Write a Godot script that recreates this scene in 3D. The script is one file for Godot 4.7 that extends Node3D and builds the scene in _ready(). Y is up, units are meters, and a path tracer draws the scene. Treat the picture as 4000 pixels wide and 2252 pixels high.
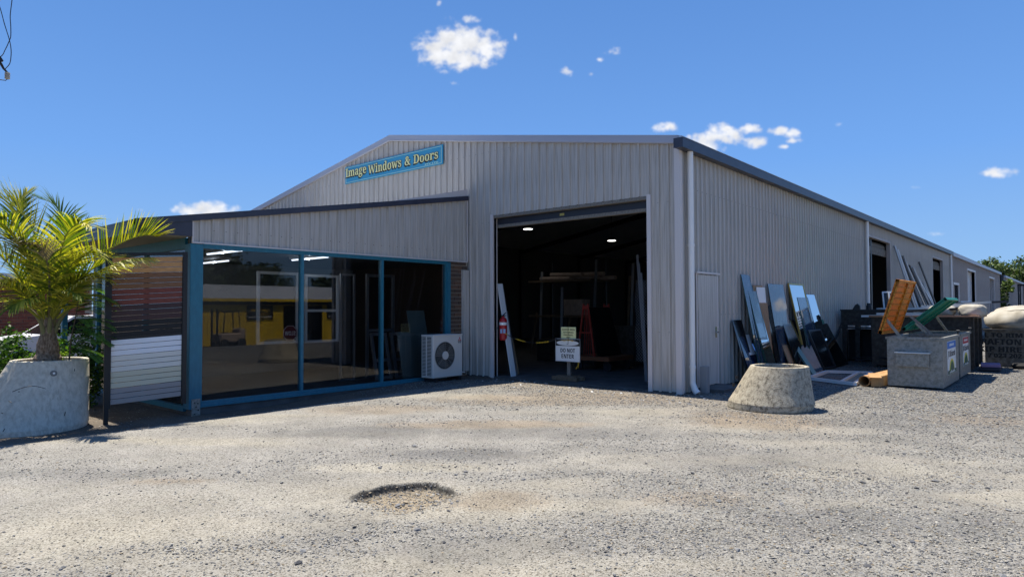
extends Node3D
# A window factory's shed with its glazed office, seen across a gravel yard. x runs along the shed's front, -z along its side wall, y up, metres.

const XR := -5.26      # shed side wall
const XL := -21.08
const RX := -13.17     # ridge
const ZF := -10.6      # shed front wall
const ZB := -42.0
const XO := -10.41     # office glass wall
const ZO := -4.49      # office end wall
const EAVE := 4.42
const APEX := 5.80
const PITCH := 0.195   # rib spacing of the cladding

var rng := RandomNumberGenerator.new()
var mats := {}
var taken := {}
var origins := {}
var nz := FastNoiseLite.new()
var nz2 := FastNoiseLite.new()

# ---------------------------------------------------------------- mesh builder
class MB:
	var v := PackedVector3Array()
	var n := PackedVector3Array()
	var t := PackedVector2Array()
	var c := PackedColorArray()
	var col := Color.WHITE
	func tri3(a: Vector3, b: Vector3, d: Vector3, na: Vector3, nb: Vector3, nd: Vector3, ta := Vector2.ZERO, tb := Vector2.ZERO, td := Vector2.ZERO):
		v.append(a); v.append(d); v.append(b)
		n.append(na); n.append(nd); n.append(nb)
		t.append(ta); t.append(td); t.append(tb)
		c.append(col); c.append(col); c.append(col)
	func tri(a: Vector3, b: Vector3, d: Vector3):
		var m := (b - a).cross(d - a).normalized()
		tri3(a, b, d, m, m, m)
	func quad(a: Vector3, b: Vector3, d: Vector3, e: Vector3):   # counter-clockwise seen from the front
		var m := (b - a).cross(d - a) + (d - a).cross(e - a)
		m = m.normalized()
		tri3(a, b, d, m, m, m, Vector2(0, 1), Vector2(1, 1), Vector2(1, 0))
		tri3(a, d, e, m, m, m, Vector2(0, 1), Vector2(1, 0), Vector2(0, 0))
	func qo(a: Vector3, b: Vector3, d: Vector3, e: Vector3, o: Vector3):  # turned away from o
		var m := (b - a).cross(d - a) + (d - a).cross(e - a)
		if m.dot((a + b + d + e) * 0.25 - o) < 0.0:
			quad(a, e, d, b)
		else:
			quad(a, b, d, e)
	func to(a: Vector3, b: Vector3, d: Vector3, o: Vector3):
		if (b - a).cross(d - a).dot((a + b + d) / 3.0 - o) < 0.0:
			tri(a, d, b)
		else:
			tri(a, b, d)
	func box(o: Vector3, s: Vector3, b := Basis()):
		var h := s * 0.5
		for ax in 3:
			for sg in [-1.0, 1.0]:
				var p: Array = []
				for k in [[-1.0, -1.0], [1.0, -1.0], [1.0, 1.0], [-1.0, 1.0]]:
					var q := Vector3.ZERO
					q[ax] = sg * h[ax]
					q[(ax + 1) % 3] = k[0] * h[(ax + 1) % 3]
					q[(ax + 2) % 3] = k[1] * h[(ax + 2) % 3]
					p.append(o + b * q)
				qo(p[0], p[1], p[2], p[3], o)
	func bx(x0: float, x1: float, y0: float, y1: float, z0: float, z1: float):
		box(Vector3((x0 + x1) * 0.5, (y0 + y1) * 0.5, (z0 + z1) * 0.5), Vector3(absf(x1 - x0), absf(y1 - y0), absf(z1 - z0)))
	func cbox(o: Vector3, s: Vector3, ch: float, b := Basis()):  # chamfered
		var h := s * 0.5
		var i := h - Vector3(ch, ch, ch)
		for ax in 3:
			var a1 := (ax + 1) % 3
			var a2 := (ax + 2) % 3
			for sg in [-1.0, 1.0]:
				var p: Array = []
				for k in [[-1.0, -1.0], [1.0, -1.0], [1.0, 1.0], [-1.0, 1.0]]:
					var q := Vector3.ZERO
					q[ax] = sg * h[ax]; q[a1] = k[0] * i[a1]; q[a2] = k[1] * i[a2]
					p.append(o + b * q)
				qo(p[0], p[1], p[2], p[3], o)
			for s1 in [-1.0, 1.0]:
				for s2 in [-1.0, 1.0]:
					var e: Array = []
					for k in [[-1.0, 0], [1.0, 0], [1.0, 1], [-1.0, 1]]:
						var q := Vector3.ZERO
						q[ax] = k[0] * i[ax]
						q[a1] = s1 * (h[a1] if k[1] == 0 else i[a1])
						q[a2] = s2 * (i[a2] if k[1] == 0 else h[a2])
						e.append(o + b * q)
					qo(e[0], e[1], e[2], e[3], o)
		for sx in [-1.0, 1.0]:
			for sy in [-1.0, 1.0]:
				for sz in [-1.0, 1.0]:
					to(o + b * Vector3(sx * h.x, sy * i.y, sz * i.z), o + b * Vector3(sx * i.x, sy * h.y, sz * i.z), o + b * Vector3(sx * i.x, sy * i.y, sz * h.z), o)
	func bar(p: Vector3, q: Vector3, w: float, d: float, up := Vector3.UP):  # a rectangular bar from p to q
		var z := (q - p).normalized()
		var x := up.cross(z)
		if x.length() < 0.01: x = Vector3.RIGHT.cross(z)
		x = x.normalized()
		box((p + q) * 0.5, Vector3(w, d, p.distance_to(q)), Basis(x, z.cross(x), z))
	func ring(p: Vector3, z: Vector3, r: float, k: int) -> PackedVector3Array:
		var x := z.cross(Vector3.UP)
		if x.length() < 0.05: x = z.cross(Vector3.RIGHT)
		x = x.normalized()
		var y := z.cross(x)
		var out := PackedVector3Array()
		for j in k + 1:
			var a := TAU * j / k
			out.append(p + (x * cos(a) + y * sin(a)) * r)
		return out
	func tube(pts: Array, r0: float, r1: float = -1.0, k: int = 8, caps := true):
		if r1 < 0.0: r1 = r0
		var rings: Array = []
		var m := pts.size()
		for i in m:
			var d: Vector3 = (pts[mini(i + 1, m - 1)] - pts[maxi(i - 1, 0)]).normalized()
			rings.append(ring(pts[i], d, lerpf(r0, r1, float(i) / maxf(1.0, m - 1)), k))
		for i in m - 1:
			for j in k:
				var a: Vector3 = rings[i][j]; var b: Vector3 = rings[i][j + 1]
				var d: Vector3 = rings[i + 1][j + 1]; var e: Vector3 = rings[i + 1][j]
				var na: Vector3 = (a - pts[i]).normalized(); var nb: Vector3 = (b - pts[i]).normalized()
				var nd: Vector3 = (d - pts[i + 1]).normalized(); var ne: Vector3 = (e - pts[i + 1]).normalized()
				if (b - a).cross(d - a).dot(na) >= 0.0:
					tri3(a, b, d, na, nb, nd); tri3(a, d, e, na, nd, ne)
				else:
					tri3(a, d, b, na, nd, nb); tri3(a, e, d, na, ne, nd)
		if caps:
			for i in [0, m - 1]:
				var o: Vector3 = pts[i]
				var inn: Vector3 = pts[1] if i == 0 else pts[m - 2]
				for j in k: to(o, rings[i][j], rings[i][j + 1], inn)
	func lathe(o: Vector3, prof: Array, k := 32, shift := Vector3.ZERO, h := 1.0, smooth := true):  # profile of (radius, height); shift moves the axis over the height h
		var rows: Array = []
		for p in prof:
			var row := PackedVector3Array()
			var cc: Vector3 = o + shift * (p.y / h) + Vector3(0, p.y, 0)
			for j in k + 1:
				var a := TAU * j / k
				row.append(cc + Vector3(cos(a), 0, sin(a)) * p.x)
			rows.append(row)
		for i in prof.size() - 1:
			var e: Vector2 = (prof[i + 1] - prof[i]).normalized()
			for j in k:
				var a1 := TAU * j / k
				var a2 := TAU * (j + 1) / k
				var n1 := Vector3(cos(a1) * e.y, -e.x, sin(a1) * e.y)
				var n2 := Vector3(cos(a2) * e.y, -e.x, sin(a2) * e.y)
				var u1 := float(j) / k
				var u2 := float(j + 1) / k
				# rising profile: outside is to the right of the way up
				tri3(rows[i][j], rows[i + 1][j], rows[i + 1][j + 1], n1, n1, n2, Vector2(u1, prof[i].y), Vector2(u1, prof[i + 1].y), Vector2(u2, prof[i + 1].y))
				tri3(rows[i][j], rows[i + 1][j + 1], rows[i][j + 1], n1, n2, n2, Vector2(u1, prof[i].y), Vector2(u2, prof[i + 1].y), Vector2(u2, prof[i].y))
	func prism(poly: PackedVector2Array, x: Transform3D, depth: float):  # outline in x's xy plane, pushed along its z
		var idx := Geometry2D.triangulate_polygon(poly)
		var mid := Vector2.ZERO
		for p in poly: mid += p / poly.size()
		var inner := x * Vector3(mid.x, mid.y, depth * 0.5)
		for i in range(0, idx.size(), 3):
			for zz in [0.0, depth]:
				var a := x * Vector3(poly[idx[i]].x, poly[idx[i]].y, zz)
				var b := x * Vector3(poly[idx[i + 1]].x, poly[idx[i + 1]].y, zz)
				var d := x * Vector3(poly[idx[i + 2]].x, poly[idx[i + 2]].y, zz)
				var o := x * Vector3((poly[idx[i]].x + poly[idx[i + 1]].x + poly[idx[i + 2]].x) / 3.0, (poly[idx[i]].y + poly[idx[i + 1]].y + poly[idx[i + 2]].y) / 3.0, depth * 0.5)
				to(a, b, d, o)
		var ccw := not Geometry2D.is_polygon_clockwise(poly)
		var flip := x.basis.determinant() * depth < 0.0
		for i in poly.size():
			var p := poly[i]
			var q := poly[(i + 1) % poly.size()]
			var a := x * Vector3(p.x, p.y, 0); var b := x * Vector3(q.x, q.y, 0)
			var d := x * Vector3(q.x, q.y, depth); var e := x * Vector3(p.x, p.y, depth)
			if ccw != flip: quad(a, b, d, e)
			else: quad(a, e, d, b)
	func done(o := Vector3.ZERO, colours := false) -> ArrayMesh:
		var arr := []
		arr.resize(Mesh.ARRAY_MAX)
		if o != Vector3.ZERO:
			for i in v.size(): v[i] -= o
		arr[Mesh.ARRAY_VERTEX] = v; arr[Mesh.ARRAY_NORMAL] = n; arr[Mesh.ARRAY_TEX_UV] = t
		if colours: arr[Mesh.ARRAY_COLOR] = c
		var m := ArrayMesh.new()
		m.add_surface_from_arrays(Mesh.PRIMITIVE_TRIANGLES, arr)
		return m

# ---------------------------------------------------------------- nodes
func numbered(called: String) -> String:
	if not taken.has(called):
		taken[called] = 0
		return called
	taken[called] += 1
	return "%s_%03d" % [called, taken[called]]

func thing(called: String, label: String, category: String, at := Vector3.ZERO, group := "") -> Node3D:
	var o := Node3D.new()
	o.name = numbered(called)
	add_child(o)
	o.position = at
	origins[o] = at
	o.set_meta("label", label)
	o.set_meta("category", category)
	if group: o.set_meta("group", group)
	return o

func part(called: String, m: MB, mat: Material, parent: Node, colours := false) -> MeshInstance3D:  # the shape is given in world coordinates
	var at: Vector3 = origins.get(parent, Vector3.ZERO)
	var o := MeshInstance3D.new()
	o.name = called
	o.mesh = m.done(at, colours)
	o.material_override = mat
	parent.add_child(o, true)
	origins[o] = at
	return o

func single(called: String, m: MB, mat: Material, label: String, category: String, at: Vector3, group := "", colours := false) -> MeshInstance3D:
	var o := MeshInstance3D.new()
	o.name = numbered(called)
	o.mesh = m.done(at, colours)
	o.material_override = mat
	add_child(o)
	o.position = at
	origins[o] = at
	o.set_meta("label", label); o.set_meta("category", category)
	if group: o.set_meta("group", group)
	return o

func setting(called: String, m: MB, mat: Material, colours := false) -> MeshInstance3D:
	var o := MeshInstance3D.new()
	o.name = numbered(called)
	o.mesh = m.done(Vector3.ZERO, colours)
	o.material_override = mat
	add_child(o)
	o.set_meta("kind", "structure")
	return o

func lettering(called: String, words: String, mid: Vector3, u: Vector3, v: Vector3, w: float, h: float, depth: float, mat: Material, parent: Node, face := "Droid Sans", bold := true) -> MeshInstance3D:
	var f := SystemFont.new()
	f.font_names = PackedStringArray([face])
	f.font_weight = 700 if bold else 400
	var tm := TextMesh.new()
	tm.font = f
	tm.font_size = 64
	tm.pixel_size = 0.01
	tm.depth = 0.1
	tm.curve_step = 2.0
	tm.text = words
	var bb := tm.get_aabb()
	var o := MeshInstance3D.new()
	o.name = called
	o.mesh = tm
	o.material_override = mat
	parent.add_child(o, true)
	var at: Vector3 = origins.get(parent, Vector3.ZERO)
	var nrm := u.cross(v).normalized()
	var b := Basis(u * (w / maxf(bb.size.x, 0.001)), v * (h / maxf(bb.size.y, 0.001)), nrm * (depth / 0.1))
	o.transform = Transform3D(b, mid - at - b * bb.get_center())
	return o

# ---------------------------------------------------------------- materials (colours are sRGB)
func grain(freq: float, lo: Color, hi: Color, seed_ := 1, kind := FastNoiseLite.TYPE_SIMPLEX_SMOOTH, octaves := 4, size := 512, mids: Array = []) -> NoiseTexture2D:
	var f := FastNoiseLite.new()
	f.noise_type = kind
	f.frequency = freq
	f.seed = seed_
	f.fractal_octaves = octaves
	if kind == FastNoiseLite.TYPE_CELLULAR:
		f.cellular_return_type = FastNoiseLite.RETURN_CELL_VALUE
		f.fractal_type = FastNoiseLite.FRACTAL_NONE
	var g := Gradient.new()
	g.offsets = PackedFloat32Array([0.0, 1.0])
	g.colors = PackedColorArray([lo, hi])
	for m in mids: g.add_point(m[0], m[1])
	var t := NoiseTexture2D.new()
	t.width = size; t.height = size
	t.seamless = true
	t.noise = f
	t.color_ramp = g
	t.generate_mipmaps = false
	return t

func bumps(freq: float, seed_ := 3, kind := FastNoiseLite.TYPE_SIMPLEX_SMOOTH, octaves := 4, size := 512) -> NoiseTexture2D:
	var t := grain(freq, Color.BLACK, Color.WHITE, seed_, kind, octaves, size)
	if kind == FastNoiseLite.TYPE_CELLULAR:
		t.noise.cellular_return_type = FastNoiseLite.RETURN_DISTANCE
	return t

func mat(key: String, col := Color.WHITE, rough := 0.7, metal := 0.0) -> StandardMaterial3D:
	if mats.has(key): return mats[key]
	var m := StandardMaterial3D.new()
	m.resource_name = key
	m.albedo_color = col
	m.roughness = rough
	m.metallic = metal
	mats[key] = m
	return m

func tex(m: StandardMaterial3D, t: Texture2D, scale_: Vector3) -> StandardMaterial3D:
	m.albedo_texture = t
	m.uv1_triplanar = true
	m.uv1_world_triplanar = true
	m.uv1_scale = scale_
	return m

func relief(m: StandardMaterial3D, t: Texture2D, cm: float) -> StandardMaterial3D:
	m.heightmap_enabled = true
	m.heightmap_texture = t
	m.heightmap_scale = cm
	return m

func rgb(r: int, g: int, b: int) -> Color:
	return Color(r / 255.0, g / 255.0, b / 255.0)

func lin(r: int, g: int, b: int) -> Color:
	return rgb(r, g, b).srgb_to_linear()

func make_materials():
	var w := Color.WHITE
	tex(mat("cladding", rgb(193, 186, 177), 0.5, 0.0), grain(0.03, Color(0.83, 0.81, 0.78), w, 11, FastNoiseLite.TYPE_SIMPLEX, 5, 512, [[0.35, Color(0.93, 0.925, 0.915)], [0.6, Color(0.985, 0.985, 0.985)]]), Vector3(1.1, 0.045, 1.1))
	tex(mat("cladding_side", rgb(193, 187, 179), 0.5, 0.0), grain(0.03, Color(0.83, 0.815, 0.79), w, 12, FastNoiseLite.TYPE_SIMPLEX, 5, 512, [[0.35, Color(0.93, 0.925, 0.915)], [0.6, Color(0.985, 0.985, 0.985)]]), Vector3(1.1, 0.045, 1.1))
	tex(mat("far_cladding", rgb(178, 167, 160), 0.55), grain(0.012, Color(0.84, 0.84, 0.84), w, 13), Vector3(0.4, 0.1, 0.4))
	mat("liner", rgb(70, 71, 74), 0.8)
	mat("flashing", rgb(206, 198, 193), 0.45)
	mat("barge", rgb(166, 168, 178), 0.4)
	tex(mat("fascia", rgb(58, 60, 74), 0.4), grain(0.01, Color(0.85, 0.85, 0.85), w, 14), Vector3(0.5, 0.5, 0.5))
	mat("roofing", rgb(200, 203, 206), 0.4, 0.3)
	mat("pipe", rgb(232, 229, 224), 0.4)
	tex(mat("teal", rgb(38, 116, 136), 0.45), grain(0.02, Color(0.85, 0.88, 0.9), w, 15), Vector3(1.2, 0.4, 1.2))
	mat("dark_green_teal", rgb(38, 92, 96), 0.5)
	mat("steel_dark", rgb(34, 35, 38), 0.45)
	mat("black", rgb(22, 22, 24), 0.5)
	mat("white_paint", rgb(225, 225, 222), 0.45)
	mat("white_alu", rgb(214, 216, 216), 0.4)
	mat("alu", rgb(170, 172, 176), 0.35, 0.8)
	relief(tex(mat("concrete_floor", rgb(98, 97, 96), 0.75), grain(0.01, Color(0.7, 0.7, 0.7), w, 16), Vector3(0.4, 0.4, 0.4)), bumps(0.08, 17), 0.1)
	relief(tex(mat("old_concrete", rgb(184, 176, 158), 0.92), grain(0.01, rgb(70, 68, 66), w, 18, FastNoiseLite.TYPE_SIMPLEX, 8, 1024, [[0.28, rgb(112, 109, 104)], [0.38, rgb(184, 181, 174)], [0.48, rgb(222, 219, 212)], [0.7, Color(0.97, 0.97, 0.96)]]), Vector3(1.1, 0.8, 1.1)), bumps(0.09, 19, FastNoiseLite.TYPE_SIMPLEX, 5), 0.5)
	mats["old_concrete"].albedo_texture.noise.fractal_gain = 0.8
	relief(tex(mat("pale_concrete", rgb(212, 206, 192), 0.9), grain(0.02, rgb(196, 195, 190), w, 20, FastNoiseLite.TYPE_SIMPLEX, 7, 1024, [[0.4, rgb(222, 221, 217)], [0.55, Color(0.95, 0.95, 0.94)]]), Vector3(0.6, 0.3, 0.6)), bumps(0.09, 21), 0.2)
	mats["pale_concrete"].albedo_texture.noise.fractal_gain = 0.7
	relief(tex(mat("galvanised", rgb(154, 153, 148), 0.5, 0.3), grain(0.014, rgb(176, 176, 172), w, 22, FastNoiseLite.TYPE_SIMPLEX, 7, 512, [[0.4, rgb(218, 218, 214)], [0.55, Color(0.92, 0.92, 0.91)]]), Vector3(1.3, 1.3, 1.3)), bumps(0.02, 23), 0.3)
	mats["galvanised"].albedo_texture.noise.fractal_gain = 0.72
	tex(mat("skip_paint", rgb(66, 63, 58), 0.65), grain(0.015, rgb(140, 120, 100), w, 24, FastNoiseLite.TYPE_SIMPLEX, 5), Vector3(0.9, 0.9, 0.9))
	tex(mat("skip_grey", rgb(122, 116, 105), 0.7), grain(0.015, rgb(150, 140, 125), w, 25, FastNoiseLite.TYPE_SIMPLEX, 5), Vector3(0.9, 0.9, 0.9))
	tex(mat("yellow_lid", rgb(236, 176, 60), 0.5), grain(0.02, rgb(150, 84, 24), w, 26, FastNoiseLite.TYPE_SIMPLEX, 5, 512, [[0.45, rgb(225, 205, 170)]]), Vector3(1.5, 1.5, 1.5))
	mats["yellow_lid"].backlight_enabled = true
	mats["yellow_lid"].backlight = rgb(200, 150, 60)
	tex(mat("green_lid", rgb(30, 150, 118), 0.45), grain(0.02, Color(0.75, 0.75, 0.75), w, 27), Vector3(1.5, 1.5, 1.5))
	relief(tex(mat("bag_cloth", rgb(182, 179, 170), 0.9), grain(0.008, rgb(166, 160, 148), w, 28, FastNoiseLite.TYPE_SIMPLEX, 4, 512, [[0.4, rgb(222, 217, 206)]]), Vector3(0.5, 0.5, 0.5)), bumps(0.01, 29), 1.2)
	tex(mat("timber", rgb(128, 112, 92), 0.8), grain(0.03, Color(0.6, 0.58, 0.56), w, 30), Vector3(4, 0.6, 4))
	tex(mat("grey_timber", rgb(150, 144, 134), 0.85), grain(0.03, Color(0.6, 0.6, 0.6), w, 31), Vector3(4, 0.8, 4))
	tex(mat("cardboard", rgb(186, 146, 100), 0.85), grain(0.01, Color(0.82, 0.8, 0.78), w, 32), Vector3(1, 1, 1))
	tex(mat("carton_grey", rgb(176, 156, 142), 0.85), grain(0.01, Color(0.82, 0.82, 0.82), w, 33), Vector3(1, 1, 1))
	tex(mat("mdf", rgb(158, 132, 102), 0.8), grain(0.02, Color(0.85, 0.85, 0.85), w, 34), Vector3(1, 1, 1))
	mat("mirror", rgb(225, 230, 232), 0.02, 1.0)
	mat("gold", rgb(176, 148, 78), 0.35, 0.7)
	mat("red_steel", rgb(150, 50, 36), 0.5)
	mat("mortar", rgb(176, 166, 150), 0.95)
	for k in 4:
		relief(tex(mat("brick_%d" % k, [rgb(112, 88, 70), rgb(98, 78, 64), rgb(122, 92, 72), rgb(104, 84, 72)][k], 0.9), grain(0.05, Color(0.7, 0.7, 0.7), w, 40 + k, FastNoiseLite.TYPE_SIMPLEX, 3, 256), Vector3(3, 3, 3)), bumps(0.1, 44 + k, FastNoiseLite.TYPE_SIMPLEX, 3, 256), 0.2)
		tex(mat("red_brick_%d" % k, [rgb(150, 84, 66), rgb(136, 76, 62), rgb(160, 96, 74), rgb(128, 80, 68)][k], 0.9), mats["brick_%d" % k].albedo_texture, Vector3(3, 3, 3))
	var gl := mat("office_glass", Color(0.02, 0.03, 0.035, 0.3), 0.0)
	gl.transparency = BaseMaterial3D.TRANSPARENCY_ALPHA
	gl.metallic_specular = 0.46
	var bg := mat("blue_glass", Color(0.22, 0.3, 0.4, 0.55), 0.0)
	bg.transparency = BaseMaterial3D.TRANSPARENCY_ALPHA
	bg.metallic_specular = 0.7
	var gg := mat("green_glass", Color(0.2, 0.3, 0.28, 0.45), 0.0)
	gg.transparency = BaseMaterial3D.TRANSPARENCY_ALPHA
	gg.metallic_specular = 0.7
	mat("dark_panel", rgb(24, 25, 27), 0.12)
	mat("glass_edge", rgb(28, 70, 58), 0.15)
	var lf := mat("leaves", Color.WHITE, 0.5)
	lf.vertex_color_use_as_albedo = true
	lf.backlight_enabled = true
	lf.backlight = Color(0.9, 0.95, 0.5)
	var lt := mat("far_leaves", Color.WHITE, 0.7)
	lt.vertex_color_use_as_albedo = true
	lt.backlight_enabled = true
	lt.backlight = Color(0.7, 0.75, 0.4)
	relief(tex(mat("bark", rgb(140, 128, 112), 0.95), grain(0.03, rgb(110, 96, 84), w, 50), Vector3(2, 5, 2)), bumps(0.05, 51), 1.0)
	relief(tex(mat("palm_bark", rgb(176, 160, 144), 0.95), grain(0.02, rgb(90, 76, 66), w, 52, FastNoiseLite.TYPE_SIMPLEX, 5, 512, [[0.4, rgb(180, 168, 158)]]), Vector3(3, 1.2, 3)), bumps(0.05, 53), 1.0)
	mat("soil", rgb(58, 46, 38), 1.0)
	tex(mat("yellow_wall", rgb(232, 196, 40), 0.55), grain(0.01, Color(0.9, 0.9, 0.88), w, 54), Vector3(0.4, 0.4, 0.4))
	mat("cable", rgb(24, 24, 34), 0.6)
	mat("porcelain", rgb(160, 152, 140), 0.35)
	mat("purple", rgb(136, 112, 146), 0.6)
	mat("rubber", rgb(26, 26, 27), 0.8)
	mat("chrome", rgb(190, 190, 190), 0.2, 1.0)
	mat("red", rgb(170, 24, 28), 0.35)
	mat("cream_sign", rgb(226, 222, 160), 0.5)
	mat("yellow_plastic", rgb(226, 182, 48), 0.5)
	mat("blue_print", rgb(40, 110, 190), 0.5)
	mat("green_print", rgb(30, 80, 60), 0.5)
	mat("yellow_print", rgb(236, 196, 60), 0.5)
	mat("car_white", rgb(226, 228, 230), 0.2)
	mat("grey_plastic", rgb(96, 98, 100), 0.5)

# ---------------------------------------------------------------- camera, sky, sun
const SKY_W := 4096
const SKY_H := 2048
var cam_basis := Basis.from_euler(Vector3(deg_to_rad(1.72), deg_to_rad(40.71), deg_to_rad(-0.19)), EULER_ORDER_YXZ)

func sky_tone(y: float) -> Color:   # clear air, by height above the horizon
	var k := pow(clampf(1.0 - y, 0.0, 1.0), 2.6)
	var top := Color(0.037, 0.108, 0.305)
	var mid := Color(0.096, 0.216, 0.465)
	var low := Color(0.185, 0.31, 0.465)
	if k < 0.55: return top.lerp(mid, k / 0.55)
	return mid.lerp(low, (k - 0.55) / 0.45)

func make_sky() -> Sky:
	var im := Image.create(SKY_W, SKY_H, false, Image.FORMAT_RGBF)
	for r in SKY_H:
		var el := PI * 0.5 - (r + 0.5) / SKY_H * PI
		im.fill_rect(Rect2i(0, r, SKY_W, 1), sky_tone(sin(el)) if el > 0.0 else Color(0.2, 0.19, 0.175))
	var f := FastNoiseLite.new()
	f.noise_type = FastNoiseLite.TYPE_SIMPLEX_SMOOTH
	f.frequency = 0.011
	f.fractal_octaves = 6
	f.fractal_gain = 0.58
	f.seed = 5
	# clouds: groups of [azimuth, height above the horizon, half width, half height, thickness], in degrees
	var groups := [
		[[1720, 190, 105, 70, 1.0], [1800, 165, 120, 65, 1.1], [1880, 185, 105, 75, 1.0], [1800, 220, 140, 55, 1.1], [1842, 75, 50, 26, 0.62], [1770, 72, 70, 20, 0.35], [1730, 280, 34, 20, 0.6], [1780, 325, 36, 16, 0.5], [2015, 150, 16, 34, 0.35], [1715, 10, 16, 18, 0.6]],
		[[2213, 280, 34, 24, 0.7], [2350, 232, 26, 12, 0.42], [2390, 200, 80, 30, 0.22], [2300, 290, 30, 12, 0.25]],
		[[2605, 498, 68, 26, 0.75], [2750, 565, 80, 50, 1.0], [2830, 520, 82, 40, 1.0], [2920, 505, 60, 24, 0.9], [2940, 552, 80, 28, 0.85], [3045, 510, 48, 22, 0.85], [3100, 525, 40, 28, 0.85], [3105, 548, 42, 14, 0.8], [3060, 573, 30, 11, 0.7], [3275, 490, 36, 18, 0.32], [2690, 540, 26, 18, 0.7]],
		[[3905, 672, 82, 24, 0.85], [3580, 731, 24, 9, 0.5], [3640, 913, 60, 12, 0.5], [3755, 905, 16, 6, 0.4]],
		[[800, 818, 130, 36, 0.95], [310, 826, 40, 10, 0.32], [550, 818, 30, 11, 0.36], [285, 905, 50, 36, 0.9]],
	]
	var inv := cam_basis.inverse()
	for turn in [0.0, 91.0, 187.0, 268.0]:
		for g in groups:
			var lo := Vector2(1e9, 1e9)
			var hi := Vector2(-1e9, -1e9)
			for l in g:
				for k in [[-1.7, -1.7], [1.7, -1.7], [-1.7, 1.7], [1.7, 1.7]]:
					var d: Vector3 = cam_basis * Vector3((l[0] + k[0] * l[2] - 2000.0) / 2588.0, -(l[1] + k[1] * l[3] - 1126.0) / 2588.0, -1.0).normalized()
					var u := fposmod(atan2(d.x, -d.z) / TAU, 1.0)
					var p := Vector2(u * SKY_W, acos(d.y) / PI * SKY_H)
					lo = lo.min(p); hi = hi.max(p)
			if hi.x - lo.x > 1200.0: continue
			for r in range(maxi(0, int(lo.y)), mini(SKY_H / 2 - 2, int(hi.y) + 1)):
				var el := PI * 0.5 - (r + 0.5) / SKY_H * PI
				for c0 in range(int(lo.x), int(hi.x) + 1):
					var az := (c0 + 0.5) / SKY_W * TAU     # azimuth before the turn
					var d := inv * Vector3(sin(az) * cos(el), sin(el), -cos(az) * cos(el))
					if d.z > -0.05: continue
					var px := 2000.0 + 2588.0 * d.x / -d.z
					var py := 1126.0 - 2588.0 * d.y / -d.z
					var dens := -1.0
					var body := 0.0
					for l in g:
						var a: float = (px - l[0]) / l[2]
						var b: float = (py - l[1]) / l[3]
						var q: float = (1.0 - a * a - b * b)
						dens = maxf(dens, q * 0.8 + l[4] - 1.0)
						body = maxf(body, q * l[4])
					if dens < -0.6: continue
					var no := f.get_noise_2d(px * 1.25 + turn * 31.0, py * 1.7)
					var al := smoothstep(-0.12, 0.95, dens * 1.1 + no * 0.85)
					if al <= 0.0: continue
					var shade := 0.4 + 0.12 * clampf(0.6 + 0.9 * f.get_noise_2d(px * 0.9 + 900.0, py * 1.2 + 40.0), 0.0, 1.0)
					var col := c0 - int(turn / 360.0 * SKY_W)
					col = posmod(col, SKY_W)
					var was := im.get_pixel(col, r)
					im.set_pixel(col, r, was.lerp(Color(shade, shade * 1.01, shade * 1.04), minf(al, 0.97)))
	var pm := PanoramaSkyMaterial.new()
	pm.panorama = ImageTexture.create_from_image(im)
	var s := Sky.new()
	s.sky_material = pm
	return s

func light_and_camera():
	var cam := Camera3D.new()
	cam.name = "camera"
	add_child(cam)
	cam.basis = cam_basis
	cam.position = Vector3(0, 1.48, 0)
	cam.fov = 47.03
	cam.near = 0.05
	cam.far = 2500.0
	cam.current = true
	var env := Environment.new()
	env.background_mode = Environment.BG_SKY
	env.sky = make_sky()
	env.background_energy_multiplier = 1.0
	env.tonemap_mode = Environment.TONE_MAPPER_LINEAR
	env.tonemap_exposure = 1.9
	env.sdfgi_enabled = true
	env.ssao_enabled = true
	env.ssil_enabled = true
	var we := WorldEnvironment.new()
	we.name = "world_environment"
	we.environment = env
	add_child(we)
	var sun := DirectionalLight3D.new()
	sun.name = "sun"
	sun.light_energy = 1.5
	sun.light_color = Color(1.0, 0.965, 0.905)
	sun.light_angular_distance = 0.53
	sun.shadow_enabled = true
	add_child(sun)
	sun.look_at_from_position(Vector3(-42, 100, -5), Vector3.ZERO, Vector3.RIGHT)

# ---------------------------------------------------------------- ground
func gy(x: float, z: float) -> float:   # the yard dips along the office's corner and falls away across the road
	var a := smoothstep(-8.7, -10.3, x) * smoothstep(-9.6, -5.2, z)
	var b := smoothstep(4.0, 17.0, x)
	return -0.15 * a - 0.67 * b

func hole(x: float, z: float) -> float:  # 0 outside the pothole, 1 at its bottom
	var d := Vector2(x + 4.1, z + 3.47)
	var r := d.length()
	if r > 0.95: return 0.0
	var far := smoothstep(-0.25, 0.45, d.normalized().dot(Vector2(-0.72, -0.69)))
	var e := r - 0.42 - 0.06 * nz.get_noise_2d(x * 260.0, z * 260.0) - 0.012 * nz.get_noise_2d(x * 900.0, z * 900.0)
	var sharp := smoothstep(0.012, -0.045, e)
	var soft := smoothstep(0.2, -0.42, e)
	return lerpf(soft, sharp * lerpf(0.75, 1.0, soft), far)

func ground_y(x: float, z: float) -> float:
	var near := clampf(1.4 - Vector2(x, z).length() / 40.0, 0.0, 1.0)
	var h := gy(x, z)
	h += near * (0.012 * nz.get_noise_2d(x * 40.0, z * 40.0) + 0.004 * nz2.get_noise_2d(x * 300.0, z * 300.0))
	var p := hole(x, z)
	h -= 0.075 * p - 0.012 * p * nz2.get_noise_2d(x * 700.0, z * 700.0)
	return h - 0.012

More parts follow.
